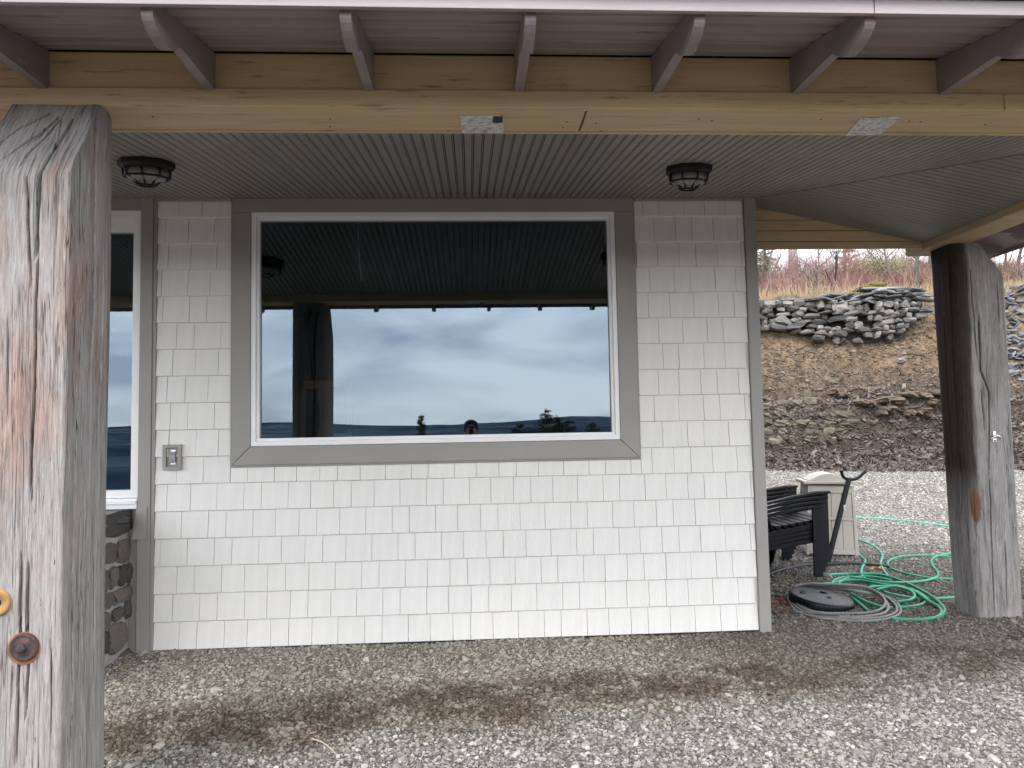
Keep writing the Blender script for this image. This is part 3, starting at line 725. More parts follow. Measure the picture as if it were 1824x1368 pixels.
# roof skin over porch and right overhang
zr0 = zf1+0.032
P_(MB().add([(-4.3, YV-0.045, zr0), (4.45, YV-0.045, zr0), (2.4, 0.3, ZC+0.42), (-4.3, 0.3, ZC+0.42)], [(0,1,2,3)]).add([(4.45, YV-0.045, zr0), (4.45, 0.75, zr0), (2.4, 0.75, ZC+0.42), (2.4, 0.3, ZC+0.42)], [(0,1,2,3)]).build('roof_skin', M_roof))
def zS(x): return 3.02 - DS*(x-(XB+0.24))
P_(MB().prism([(XB+0.24, -2.4, zS(XB+0.24)), (4.40, -2.4, zS(4.40)), (4.40, -2.4, zS(4.4)+0.02), (XB+0.24, -2.4, zS(XB+0.24)+0.02)], (0, 3.1, 0)).build('side_deck', M_mauve))
for yy in (-2.0, -1.39, -0.78, -0.17, 0.40):
    P_(MB().prism([(XB+0.235, yy, zS(XB+0.24)-0.001), (XB+0.235, yy, 2.875), (4.02, yy, zS(4.02)-0.10), (4.08, yy, zS(4.08)-0.14), (4.2, yy, zS(4.2)-0.13), (4.36, yy, zS(4.36)-0.03), (4.36, yy, zS(4.36)-0.001)], (0, 0.038, 0)).build('side_rafter', M_raft))
P_(MB().box((4.40, -3.0, 2.86), (4.42, 0.72, 2.95)).build('side_fascia', M_fascia))

# ================================================================== TIMBER POSTS
def post(name, mat, sect, ztop, zbot, clip, cracks, seed, label, zs=260):
    """sect: list of (x, y, finely spaced?) points round the post; clip(x,y,z) cuts the top; cracks: list of (face test, path)"""
    cols = sect; nC = len(cols); nR = zs
    cx = sum(c[0] for c in cols)/nC; cy = sum(c[1] for c in cols)/nC
    # outward normals
    nr = []
    for i in range(nC):
        a, b = cols[i-1], cols[(i+1) % nC]; t_ = Vector((b[0]-a[0], b[1]-a[1], 0)).normalized(); nr.append(Vector((t_.y, -t_.x, 0)))
    V = []
    for j in range(nR+1):
        z = zbot+(ztop-zbot)*j/nR
        for i, (x, y) in enumerate(cols):
            n = nr[i]
            dc = 0.0
            d = 0.010*noise.noise((x*3+seed, y*3, z*0.7)) + 0.0035*noise.noise((x*22+seed, y*22, z*0.9)) + 0.0016*noise.noise((x*70, y*70+seed, z*1.5))
            for (axis, path, wid, dep) in cracks:
                q = x if axis == 'x' else y
                if axis == 'x' and abs(n.y) < 0.7: continue
                if axis == 'y' and abs(n.x) < 0.7: continue
                for (q0, za), (q1, zb_) in zip(path, path[1:]):
                    lo, hi = min(za, zb_), max(za, zb_)
                    if lo <= z <= hi:
                        tt = (z-za)/(zb_-za) if zb_ != za else 0
                        qc = q0+(q1-q0)*tt + 0.004*noise.noise((seed, q0*9, z*9))
                        ta = min(1, abs(z-path[0][1])/0.12+(0.5 if path[0][1] > 2.6 else 0), abs(z-path[-1][1])/0.22)
                        e = abs(q-qc)/wid
                        if e < 1.6: dc += 1.25*dep*ta*math.exp(-e*e*2.2)
            p = Vector((x, y, z)) + n*d
            V.append(clip(p, n, noise.noise((x*7, y*7, z*7+seed)))-n*min(dc, 0.1))
    F = [(j*nC+i, j*nC+(i+1) % nC, (j+1)*nC+(i+1) % nC, (j+1)*nC+i) for j in range(nR) for i in range(nC)]
    F.append(tuple(nR*nC+i for i in range(nC)))
    root = empty(name, (cx, cy, zbot), label=label, cat='post', group='heavy timber posts carrying the porch roof')
    m = bpy.data.meshes.new('timber'); m.from_pydata([(v.x-cx, v.y-cy, v.z-zbot) for v in V], [], F); m.update(); m.materials.append(mat)
    ra = m.attributes.new('rest', 'FLOAT_VECTOR', 'POINT'); ra.data.foreach_set('vector', np.asarray([(c_[0], c_[1], zbot+(ztop-zbot)*j/nR) for j in range(nR+1) for c_ in cols], np.float32).ravel())
    o = obj('timber', m, root); return root, (cx, cy, zbot)
def section(x0, x1, y0, y1, rads, fine):
    """counter-clockwise from the front-left; rads: corner radii fl, fr, br, bl; fine: spacing front, right, back, left"""
    pts = []
    C = [((x0, y0), rads[0], 180), ((x1, y0), rads[1], 270), ((x1, y1), rads[2], 0), ((x0, y1), rads[3], 90)]
    cen = []
    for (c, r, a), sx_, sy_ in zip(C, (1, -1, -1, 1), (1, 1, -1, -1)):
        cen.append((c[0]+sx_*r, c[1]+sy_*r, r, a))
    for k in range(4):
        x, y, r, a = cen[k]; na = max(3, int(r*1.57/min(fine[k-1], fine[k], 0.01)))
        for i in range(na+1):
            t_ = rad(a+90*i/na); pts.append((x+r*math.cos(t_), y+r*math.sin(t_)))
        nx_ = cen[(k+1) % 4]; e = (nx_[0]+nx_[2]*math.cos(rad(nx_[3])), nx_[1]+nx_[2]*math.sin(rad(nx_[3]))); s = pts[-1]
        n = max(2, int(math.hypot(e[0]-s[0], e[1]-s[1])/fine[k]))
        for i in range(1, n): pts.append((s[0]+(e[0]-s[0])*i/n, s[1]+(e[1]-s[1])*i/n))
    return pts
# near post, left
LX0, LX1, LY0, LY1 = -1.80, -1.462, -2.62, -2.15
def clipL(p, n, k):
    if p.z > 2.40:
        lim = LY0+0.004+0.012*k + (p.z-2.475)/(2.808-2.475)*0.205
        if p.z > 2.45 and p.y < lim: p.y = lim
    if p.z > 2.70 and p.y > -2.25:
        p.y = min(p.y, LY1-(p.z-2.70)*0.10)
    return p
def fx(pts, Y): return [(atY(a, b, Y).x, atY(a, b, Y).z) for a, b in pts]
def fy(pts, X): return [(atX(a, b, X).y, atX(a, b, X).z) for a, b in pts]
crL = [('x', fx([(92,188), (86,240), (80,290), (76,330), (72,420), (70,470)], -2.60), 0.006, 0.09),
       ('x', fx([(70,420), (64,560), (62,690), (56,800), (55,900)], LY0), 0.0042, 0.06),
       ('x', fx([(48,310), (50,360), (52,420), (55,520)], LY0), 0.0045, 0.06),
       ('x', fx([(84,196), (66,236), (40,272), (18,300)], -2.52), 0.0045, 0.05), ('x', fx([(86,200), (74,245), (58,290), (52,320)], -2.53), 0.004, 0.045), ('x', fx([(97,205), (108,250), (112,285)], -2.50), 0.0025, 0.02), ('x', fx([(78,192), (44,225), (10,275)], -2.48), 0.004, 0.035),
       ('x', fx([(60,230), (30,280)], -2.56), 0.003, 0.022),
       ('x', fx([(37,980), (36,1100), (33,1180), (28,1368)], LY0), 0.0042, 0.06),
       ('x', fx([(50,1000), (48,1120), (50,1200), (45,1290)], LY0), 0.0042, 0.06),
       ('x', fx([(90,1130), (92,1260), (90,1330)], LY0), 0.0026, 0.022),
       ('x', fx([(15,560), (13,760)], LY0), 0.0026, 0.022),
       ('x', fx([(22,1180), (17,1290)], LY0), 0.0026, 0.022),
       ('y', fy([(170,212), (168,300), (166,420), (165,560), (160,640)], LX1), 0.0065, 0.09),
       ('y', fy([(148,300), (147,420), (143,470)], LX1), 0.004, 0.03),
       ('y', fy([(155,300), (154,400)], LX1), 0.005, 0.015),
       ('y', fy([(186,230), (182,320)], LX1), 0.007, 0.02),
       ('y', fy([(136,470), (142,560), (140,700), (136,780), (132,930)], LX1), 0.0045, 0.03),
       ('y', fy([(130,960), (128,1120), (126,1250), (122,1368)], LX1), 0.0052, 0.07),
       ('y', fy([(146,960), (144,1180), (141,1368)], LX1), 0.005, 0.018),
       ('y', fy([(182,470), (180,640), (179,700)], LX1), 0.006, 0.012)]
pL, oL = post('timber_post', M_postL, section(LX0, LX1, LY0, LY1, (0.03, 0.014, 0.20, 0.08), (0.0022, 0.0032, 0.03, 0.03)), 2.811, -0.05, clipL, crL, 3.0,
              'near weathered reddish grey timber post with rusty bolts at the left edge', 230)
def bolt(px, py, d, name, lab, washer):
    p = atY(px, py, LY0-0.002)
    at_ = dict(loc=(p.x-oL[0], p.y-oL[1], p.z-oL[2]), rot=(rad(90), 0, 0))
    if washer:
        o = MB().lathe([(d*0.50, -0.02), (d*0.50, 0.010), (d*0.455, 0.016), (d*0.40, 0.012), (d*0.30, 0.013), (d*0.12, 0.020), (0.001, 0.022)], 28).build(name, M_rust, pL, smooth=True, label=lab, **at_)
        MB().lathe([(d*0.17, 0.01), (d*0.17, 0.030), (d*0.10, 0.036), (0.001, 0.037)], 6).build('bolt_head', M_rust, o)
        MB().lathe([(d*0.58, -0.02), (d*0.58, 0.0015), (d*0.51, 0.002), (0.001, 0.002)], 26, (-0.004, -0.006, 0)).build('stain_ring', M_rustwood, o)
    else:
        o = MB().lathe([(d*0.5, -0.02), (d*0.5, 0.004), (d*0.42, 0.007), (d*0.20, 0.003), (d*0.17, -0.006), (0.001, -0.012)], 28).build(name, M_ply, pL, smooth=True, label=lab, **at_)
        MB().lathe([(d*0.155, -0.015), (d*0.155, 0.0045), (0.001, 0.0046)], 16).build('hole', M_gap, o)
bolt(45, 1152, 0.098, 'bolt', 'rusty round bolt and washer low on the post', True)
bolt(-6, 1073, 0.098, 'wooden_plug', 'orange wooden plug with a dark hole', False)
# far post, right
RX0, RX1 = 3.645, 4.038; RY0, RY1 = -0.03, 0.30
def clipR(p, n, k):
    if p.z > 2.52:
        lim = RX1+0.004*k - (p.z-2.565)/(2.83-2.565)*0.185
        if p.z > 2.55 and p.x > lim: p.x = lim
    if p.x < 3.86: p.x += 0.052*(1-p.z/2.83)*min(1, (3.86-p.x)/0.2)
    return p
crR = [('x', fx([(1742,560), (1745,660), (1762,700), (1762,790), (1760,850)], RY0), 0.0052, 0.07),
       ('x', fx([(1762,850), (1764,960), (1768,1090)], RY0), 0.0052, 0.07),
       ('x', fx([(1727,480), (1733,560), (1738,640)], RY0), 0.005, 0.025),
       ('x', fx([(1745,690), (1750,740), (1752,770)], RY0), 0.004, 0.05),
       ('x', fx([(1790,960), (1794,1090)], RY0), 0.004, 0.05),
       ('x', fx([(1775,500), (1780,580)], RY0), 0.004, 0.018),
       ('y', fy([(1690,470), (1694,600), (1700,760), (1704,900)], RX0), 0.008, 0.03),
       ('y', fy([(1680,560), (1684,700), (1690,860)], RX0), 0.008, 0.02)]
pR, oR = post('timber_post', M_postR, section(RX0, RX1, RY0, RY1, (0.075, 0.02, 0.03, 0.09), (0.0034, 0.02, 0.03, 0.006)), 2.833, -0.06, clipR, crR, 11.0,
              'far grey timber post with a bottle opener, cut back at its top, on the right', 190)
bo = empty('bottle_opener', atY(1772, 779, RY0-0.006), label='small chrome bottle opener screwed to the far grey post', cat='bottle opener')
MB().prism([(-0.012,0,-0.035), (0.012,0,-0.035), (0.018,0,-0.01), (0.012,0,0.02), (0.010,0,0.045), (-0.010,0,0.045), (-0.012,0,0.02), (-0.018,0,-0.01)], (0, 0.008, 0)).build('plate', M_chrome, bo, bevel=0.002)
MB().tube(smooth_path([(-0.038, -0.008, -0.012), (-0.02, -0.02, 0.004), (0, -0.026, 0.012), (0.02, -0.02, 0.004), (0.038, -0.008, -0.012)], 4), 0.008, 8).build('hook', M_chrome, bo, smooth=True)
MB().lathe([(0.006, 0), (0.006, 0.003), (0.001, 0.005)], 10).build('screw', M_rust, bo, loc=(0, 0, -0.025), rot=(rad(90), 0, 0))

# ================================================================== FIXTURES
def ceiling_light(px, py, R, label):
    d = ray(px, py); k = (ZC+SF*CAM.y-CAM.z)/(d.z-SF*d.y); p = CAM+d*k
    o = empty('ceiling_light', p, label=label, cat='ceiling light', group='caged porch ceiling lights')
    o.rotation_euler = (math.atan(SF), 0, rad(11))
    n = 8
    def oct_(prof, name, mat, sm=False): return MB().lathe(prof, n, ).build(name, mat, o, smooth=sm, bevel=0.003)
    oct_([(R*0.98, 0.0), (R*1.0, -0.008), (R*1.0, -0.030), (R*0.94, -0.036), (R*0.90, -0.044), (R*0.84, -0.047), (0.001, -0.047)], 'base', M_bronze)
    rr, z0, z1, z2, rb_ = R*0.80, -0.046, -0.088, -0.130, R*0.30
    MB().lathe([(rr*0.93, z0), (rr*0.95, z1+0.008), (rr*0.80, z1-0.01), (rb_*1.1, z2+0.012), (0.001, z2+0.010)], 24).build('glass', M_frost, o, smooth=True)
    cage = MB()
    ring1 = []; ring2 = []
    for i in range(n):
        a = 2*math.pi*i/n; c, s = math.cos(a), math.sin(a)
        q = [(rr*c*1.02, rr*s*1.02, z0), (rr*c, rr*s, z1)]
        cage.tube(q, 0.0055, 6)
        arc = [(rr*c, rr*s, z1)]
        for j in range(1, 6):
            t_ = j/5; r_ = rr+(rb_-rr)*(t_**0.75); z_ = z1+(z2-z1)*(t_**1.5); arc.append((r_*c, r_*s, z_))
        cage.tube(arc, 0.0055, 6)
        ring1.append((rr*c, rr*s, z1)); ring2.append((rb_*c, rb_*s, z2))
    cage.tube(ring1+[ring1[0]], 0.0055, 6); cage.tube(ring2+[ring2[0]], 0.0055, 6)
    cage.build('cage', M_bronze, o, smooth=True)
    return o
ceiling_light(261, 288, 0.150, 'caged dark ceiling light beside the near post, above the wall outlet')
ceiling_light(1227, 298, 0.142, 'caged bronze ceiling light above the right edge of the picture window')

oc = empty('wall_outlet', (-2.091, -0.02, 1.338), label='taupe framed power outlet on the shingles left of the window', cat='outlet')
fw_, fh_ = 0.063, 0.088
mb = MB()
for a, b in (((-fw_, -0.022, -fh_), (fw_, 0.02, -fh_+0.022)), ((-fw_, -0.022, fh_-0.022), (fw_, 0.02, fh_)), ((-fw_, -0.022, -fh_+0.022), (-fw_+0.022, 0.02, fh_-0.022)), ((fw_-0.022, -0.022, -fh_+0.022), (fw_, 0.02, fh_-0.022))):
    mb.box(a, b)
mb.build('mounting_frame', M_trim, oc)
MB().box((-0.042, 0.0, -0.066), (0.042, 0.01, 0.066)).build('box', M_trim, oc)
rc = MB().box((-0.018, -0.020, -0.034), (0.022, 0.0, 0.034)).build('receptacle', simple('grey_plastic', (0.30,0.30,0.33), 0.4, 0.05), oc, bevel=0.002)
for s in (-1, 1):
    MB().box((-0.016, -0.004, s*0.045-0.008), (0.020, 0.0, s*0.045+0.008)).build('strap', M_chrome, oc, bevel=0.003)
    MB().box((-0.004, -0.0208, s*0.020-0.006), (-0.001, -0.0195, s*0.020+0.006)).build('slot', M_gap, rc); MB().box((0.006, -0.0208, s*0.020-0.006), (0.009, -0.0195, s*0.020+0.006)).build('slot', M_gap, rc)

# ================================================================== YARD THINGS
# stack of black resin armchairs facing right
def chair_meshes():
    L_ = {}
    def add(n, mb): L_.setdefault(n, []).append(mb.mesh(n, M_black))
    hw = 0.36
    for s in (-1, 1):
        ya = s*hw
        # broad arm, front end high, dipping to the back
        add('arm', MB().prism([(0.03, ya-0.036, 0.655), (-0.10, ya-0.04, 0.648), (-0.30, ya-0.038, 0.618), (-0.62, ya-0.03, 0.55), (-0.62, ya+0.03, 0.55), (-0.30, ya+0.038, 0.618), (-0.10, ya+0.04, 0.648), (0.03, ya+0.036, 0.655)], (0, 0, 0.024)))
        # splayed front leg
        add('front_leg', MB().prism([(-0.085, ya+s*0.03, 0), (0.0, ya+s*0.03, 0), (0.02, ya, 0.655), (-0.065, ya, 0.648)], (0, -s*0.032, 0)))
        add('rear_leg', MB().prism([(-0.60, ya*0.92, 0), (-0.53, ya*0.92, 0), (-0.44, ya*0.92, 0.31), (-0.52, ya*0.92, 0.30)], (0, -s*0.03, 0)))
        add('side_rail', MB().prism([(-0.60, ya-s*0.02, 0.23), (0.0, ya-s*0.02, 0.325), (0.0, ya-s*0.02, 0.385), (-0.60, ya-s*0.02, 0.28)], (0, -s*0.028, 0)))
    for k in range(7):
        x = -0.005-k*0.072; z = 0.397-k*0.0105
        add('seat_slat', MB().prism([(x, -hw+0.03, z), (x-0.058, -hw+0.03, z-0.0085), (x-0.058, -hw+0.03, z+0.012), (x, -hw+0.03, z+0.020)], (0, 2*hw-0.06, 0)))
    add('front_apron', MB().box((-0.03, -hw+0.03, 0.30), (-0.006, hw-0.03, 0.394)))
    for k in range(5):
        y = -0.24+k*0.12; hgt = 0.60-0.05*abs(k-2)
        add('back_slat', MB().prism([(-0.50, y-0.05, 0.31), (-0.50-0.36*hgt, y-0.05, 0.31+hgt), (-0.52-0.36*hgt, y-0.05, 0.31+hgt), (-0.52, y-0.05, 0.31)], (0, 0.10, 0)))
    return L_
CH = chair_meshes()
cb_ = onG(1468, 1030); chx, chy = cb_.x+0.0, cb_.y+0.40
pos_word = ['lowest', 'second lowest', 'second highest', 'topmost']
for k in range(4):
    o = empty('armchair', (chx+0.024*k, chy, G(chx, chy)+0.045*k), label='black slatted resin armchair, %s in the stack by the house corner' % pos_word[k], cat='chair', group='stacked black armchairs')
    for n, ms in CH.items():
        for m in ms: obj(n, m, o, bevel=0.004)

# beige storage bin
bb = onG(1480, 992); bn = empty('storage_bin', (bb.x+0.08, bb.y+0.24, G(bb.x, bb.y+0.24)), rz=rad(-16), label='beige resin storage bin with a domed lid behind the black chairs', cat='bin')
bn.rotation_euler = (0, rad(1.5), rad(-14))
w0, w1, d0, d1, hb = 0.265, 0.235, 0.24, 0.215, 0.74
def taper(x, y, z): f_ = 1-(1-w1/w0)*z/hb; g_ = 1-(1-d1/d0)*z/hb; return (x*f_, y*g_, z)
def tbox(a, b):
    mb = MB().box(a, b); mb.v = [taper(*v) for v in mb.v]; return mb
tbox((-w0+0.02, -d0+0.02, 0.01), (w0-0.02, d0-0.02, hb)).build('body', M_bin, bn)
def face_planks(side):
    for k in range(4):
        for (za, zb_) in ((0.07, 0.37), (0.41, 0.66)):
            e = 0.115
            if side == 'f': a = (-0.23+k*e+0.002, -d0+0.006, za); b = (-0.23+(k+1)*e-0.002, -d0+0.021, zb_)
            else: a = (-w0+0.006, -0.20+k*0.10+0.002, za); b = (-w0+0.021, -0.20+(k+1)*0.10-0.002, zb_)
            tbox(a, b).build('panel_slat', M_bin, bn, bevel=0.003)
face_planks('f'); face_planks('l')
for za, zb_ in ((0.012, 0.068), (0.372, 0.408), (0.662, 0.735)):
    tbox((-w0+0.035, -d0-0.001, za), (w0-0.035, -d0+0.022, zb_)).build('rail', M_bin, bn, bevel=0.004)
    tbox((-w0-0.001, -d0+0.035, za), (-w0+0.022, d0-0.035, zb_)).build('rail', M_bin, bn, bevel=0.004)
for sx_ in (-1, 1):
    for sy_ in (-1, 1):
        x_, y_ = sx_*w0, sy_*d0
        tbox((min(x_, x_-sx_*0.034), min(y_, y_-sy_*0.034), 0), (max(x_, x_-sx_*0.034), max(y_, y_-sy_*0.034), hb)).build('corner_post', M_bin, bn, bevel=0.004)
lw_, ld_ = 0.262, 0.242
lid = MB().box((-lw_, -ld_, hb+0.018), (lw_, ld_, hb+0.055)).build('lid', M_bin, bn, bevel=0.008)
lid.rotation_euler = (0, rad(-1.6), 0)
prof = [(-0.20, hb+0.056)]+[(-0.20+0.40*k/12, hb+0.056+0.075*math.sin(math.pi*k/12)) for k in range(1, 12)]+[(0.20, hb+0.056)]
MB().prism([(x, -0.215, z) for x, z in prof], (0, 0.40, 0)).build('lid_dome', M_bin, lid, bevel=0.004)
MB().box((-0.21, -0.217, hb+0.0555), (-0.18, 0.19, hb+0.066)).build('lid_hinge', M_bin, lid)

# leaning black post with a forked top
fb_ = onG(1474, 1004); ftop = atY(1512, 853, fb_.y+0.05)
st = empty('forked_stand', fb_, label='slim black steel stand with a forked top leaning beside the bin', cat='stand')
v0 = Vector((0, 0, 0)); v1 = ftop-fb_; dr = (v1-v0).normalized(); sd_ = Vector((0, 1, 0)); nx = dr.cross(sd_).normalized()
hb_ = 0.021
mb = MB(); q = []
for c in (v0, v1):
    for a, b in ((-1,-1), (1,-1), (1,1), (-1,1)): q.append(c+nx*a*hb_+sd_*b*hb_)
mb.add(q, [(0,1,2,3), (7,6,5,4)]+[(i, (i+1) % 4+0, (i+1) % 4+4, i+4) for i in range(4)]); mb.build('tube', M_steelblack, st, bevel=0.003)
Yt = ftop.y
fk = [atY(a, b, Yt)-fb_ for a, b in ((1499,840), (1501,847), (1506,852), (1514,854), (1524,853), (1531,849), (1540,841))]
MB().tube(smooth_path(fk, 5), 0.017, 10).build('fork', M_steelblack, st, smooth=True)
MB().tube([fk[-1], fk[-1]+Vector((0.012,0,0.009))], 0.019, 10).build('grip', M_black, st, smooth=True)
MB().tube([fk[0], fk[0]+Vector((-0.004,0,0.012))], 0.019, 10).build('grip', M_black, st, smooth=True)
pp = atY(1504, 905, Yt-0.03)-fb_
MB().box((pp.x-0.012, pp.y-0.01, pp.z-0.03), (pp.x+0.012, pp.y+0.01, pp.z+0.03)).build('latch', M_chrome, st, bevel=0.002)
MB().box((-0.16, -0.12, 0.0), (0.14, 0.12, 0.012)).build('base_plate', M_steelblack, st, bevel=0.003)

# round black umbrella base
ub_c = onG(1463, 1068, 0.05); ub = empty('umbrella_base', ub_c, label='round black ribbed plastic weight base inside the grey hose coil', cat='umbrella base')
ub.rotation_euler = (rad(8), rad(3), rad(20))
R_ = 0.245
prof = [(R_*0.97, -0.045), (R_, -0.03), (R_, 0.02), (R_*0.97, 0.032), (R_*0.90, 0.036), (R_*0.5, 0.052), (R_*0.2, 0.060), (R_*0.12, 0.060), (R_*0.11, 0.03), (0.001, 0.03)]
MB().lathe(prof, 48).build('disc', M_black, ub, smooth=True, bevel=0)
for k in range(44):
    a = 2*math.pi*k/44
    MB().box((R_-0.004, -0.0045, -0.038), (R_+0.005, 0.0045, 0.018)).build('rib', M_black, ub, rot=(0, 0, a))
for ang, rr_, sz in ((155, 0.62, 0.030), (255, 0.42, 0.020), (75, 0.30, 0.026)):
    a = rad(ang); z_ = 0.036+(0.90-rr_)/0.4*0.016 if rr_ > 0.5 else 0.053
    MB().lathe([(sz, -0.02), (sz, 0.004), (sz*0.85, 0.006), (sz*0.78, -0.006), (0.001, -0.008)], 20).build('filler_hole', M_gap if sz > 0.028 else M_steelblack, ub, loc=(R_*rr_*math.cos(a), R_*rr_*math.sin(a), z_), smooth=True)

# hoses
def hose(name, paths, r, mat, label, cat='hose', ends=None):
    root = empty(name, onG(*paths[0][0][0][:2]), label=label, cat=cat)
    o0 = root.location.copy()
    for pth, clo in paths:
        pts = [onG(q[0], q[1], r*0.8+(q[2] if len(q) > 2 else 0))-o0 for q in pth] if isinstance(pth[0], tuple) else [p-o0 for p in pth]
        MB().tube(smooth_path(pts, 8, clo), r, 10).build('hose_loop', mat, root, smooth=True)
    return root, o0
def c8(*pts): return [(1304+p[0]/3.508, 780+p[1]/3.508)+tuple(p[2:]) for p in pts]
hose('black_pipe', [(c8((205,868), (260,840), (340,815), (430,798), (520,790), (620,786), (740,784), (850,790), (960,803), (1000,808)), False)], 0.017, M_blackpipe, 'thick black pipe curving over the gravel past the chair legs', 'pipe')
hose('teal_hose', [(c8((755,497), (850,500), (950,505), (1050,514), (1150,525), (1270,540), (1400,560), (1480,575)), False),
                   (c8((768,630), (820,645), (880,672), (925,708), (940,740), (928,780), (942,820), (972,862)), False),
                   (c8((770,700), (800,735), (832,768), (812,812), (808,850), (840,890), (900,935), (970,968), (1060,990), (1160,1003), (1280,1005), (1420,996)), False),
                   (c8((590,858), (660,852), (740,850), (800,852,0.01)), False)], 0.013, M_teal, 'pale teal garden hose wandering from the bin towards the far post')
gl1 = [c8((800,852,0.01), (880,850,0.012), (960,862,0.014), (1040,885,0.016), (1120,920,0.018), (1200,960,0.02), (1270,1005,0.02), (1315,1050,0.01), (1330,1085), (1300,1115), (1220,1132), (1120,1138), (1000,1130)), 
       c8((555,895), (590,908), (640,905), (720,880,0.01), (820,868,0.012), (900,872,0.014), (990,890,0.016)),
       c8((618,915), (640,890,0.012), (700,872,0.016), (800,878,0.02), (900,895,0.024), (1010,904,0.024), (1120,902,0.02), (1220,890,0.01), (1280,868,0.004), (1285,840), (1255,800), (1245,765), (1275,742), (1330,728), (1420,715)),
       c8((660,910,0.01), (700,892,0.02), (790,890,0.026), (880,905,0.03), (960,918,0.03), (1060,930,0.03), (1150,965,0.03), (1230,1020,0.02), (1290,1055,0.01), (1310,1090), (1280,1120), (1200,1134)),
       c8((1420,752), (1330,742), (1240,736), (1150,736), (1060,742), (1000,758), (972,784), (1000,818), (1080,846), (1180,868), (1290,880), (1420,882)),
       c8((850,935,0.03), (930,928,0.03), (1020,930,0.03), (1110,945,0.03), (1180,975,0.02), (1215,1010,0.01), (1190,1040), (1120,1055), (1040,1062)),
       c8((735,990,0.02), (790,1030,0.01), (850,1082)), c8((745,975,0.03), (830,1020,0.02), (930,1055,0.01), (1000,1062)),
       c8((900,950,0.02), (1000,930,0.036), (1100,950,0.04), (1140,980,0.03), (1120,1010,0.02), (1030,1028,0.01))]
hose('green_hose', [(g_, False) for g_ in gl1], 0.013, M_green, 'bright green garden hose tangled in loops behind the grey coil')
# grey hose coil draped round the base
def c2(*pts): return [(1380+p[0]/5.365, 980+p[1]/5.365)+tuple(p[2:]) for p in pts]
lp = [c2((175,400,.06), (190,352,.10), (280,325,.12), (450,322,.13), (650,330,.12), (850,350,.10), (980,405,.07), (1050,470,.04), (1050,530,.02), (980,580,.01), (850,602,0), (650,608,0), (450,600,0), (320,570,.01), (220,500,.03)),
      c2((150,420,.05), (165,375,.08), (240,338,.10), (400,333,.11), (620,345,.10), (860,370,.08), (1000,430,.05), (1080,520,.02), (1065,590,.0), (960,625,0), (780,640,0), (560,628,0), (380,600,.01), (240,540,.02)),
      c2((130,430,.03), (140,395,.05), (200,352,.08), (350,340,.09), (600,360,.08), (850,410,.06), (1040,440,.03), (1150,520,.01), (1160,590,0), (1050,640,0), (850,655,0), (600,645,0), (400,622,0), (220,560,.01)),
      c2((118,440,.02), (122,405,.03), (190,365,.06), (340,352,.07), (600,375,.06), (900,410,.04), (1120,470,.01), (1200,560,0), (1180,620,0), (1040,665,0), (820,680,0), (580,665,0), (380,640,0), (200,580,0))]
gh, go_ = hose('grey_hose', [(l_, True) for l_ in lp]+[(c2((200,592,0.0), (300,600,0), (450,606,0.02), (620,606,0.03)), False)], 0.0115, M_greyhose, 'grey hose coiled in wide loops round the black weight base')

# leaves
def leaf_mesh(s, mat, seed):
    R = random.Random(seed); mb = MB(); pts = []
    for k in range(10):
        a = 2*math.pi*k/10; r = s*(0.5+0.25*math.cos(2*a)+R.uniform(-0.1, 0.1)); pts.append((r*math.cos(a), r*math.sin(a)*0.7, s*R.uniform(0.0, 0.35)))
    v = pts+[(0, 0, s*0.12)]+[(x, y, z-0.003) for x, y, z in pts]+[(0, 0, s*0.12-0.003)]
    f = [(k, (k+1) % 10, 10) for k in range(10)]+[((k+1) % 10+11, k+11, 21) for k in range(10)]+[(k, k+11, (k+1) % 10+11, (k+1) % 10) for k in range(10)]
    return mb.add(v, f).mesh('leaf', mat, False)
p = onG(1559, 1013, 0.005); obj('fallen_leaf', leaf_mesh(0.085, M_leafor, 1), loc=p, label='curled bright orange leaf on the gravel beside the black pipe', cat='leaf')
p = onG(1104, 1143, 0.004); obj('fallen_leaf', leaf_mesh(0.035, M_leafred, 2), loc=p, label='small dark brown leaf on the gravel below the wall', cat='leaf')
mb = MB(); R = random.Random(5)
for k in range(46):
    q = onG(R.gauss(1385, 13), R.gauss(1072, 9), 0.004); m = leaf_mesh(R.uniform(0.025, 0.06), None, 50+k)
    c, s = math.cos(k), math.sin(k)
    mb.add([(q.x+v.co.x*c-v.co.y*s, q.y+v.co.x*s+v.co.y*c, q.z+v.co.z) for v in m.vertices], [tuple(pg.vertices) for pg in m.polygons])
mb.build('dead_leaves', M_leafred, label='drift of dead red brown leaves at the house corner', kind='stuff')
a = onG(556, 1316, 0.012); b = onG(598, 1342, 0.010)
MB().tube(smooth_path([a, a.lerp(b, 0.4)+Vector((0.012, 0.0, 0.006)), b], 5), [0.0035]*5+[0.003]*5+[0.0015], 6).build('twig', simple('dry_twig', (0.42,0.36,0.28), 0.9, 0.2), label='thin pale dry twig lying on the gravel', cat='twig')
for px, py, s in ((1412, 1090, 0.05), (1387, 1052, 0.06)):
    p = onG(px, py, 0.01); obj('pebble', rock_mesh('pebble', M_wallstone, px, 0.7), loc=p, scale=(s, s, s), label='pale round pebble beside the grey hose coil' if s < .055 else 'grey pebble among the dead leaves at the house corner', cat='pebble')

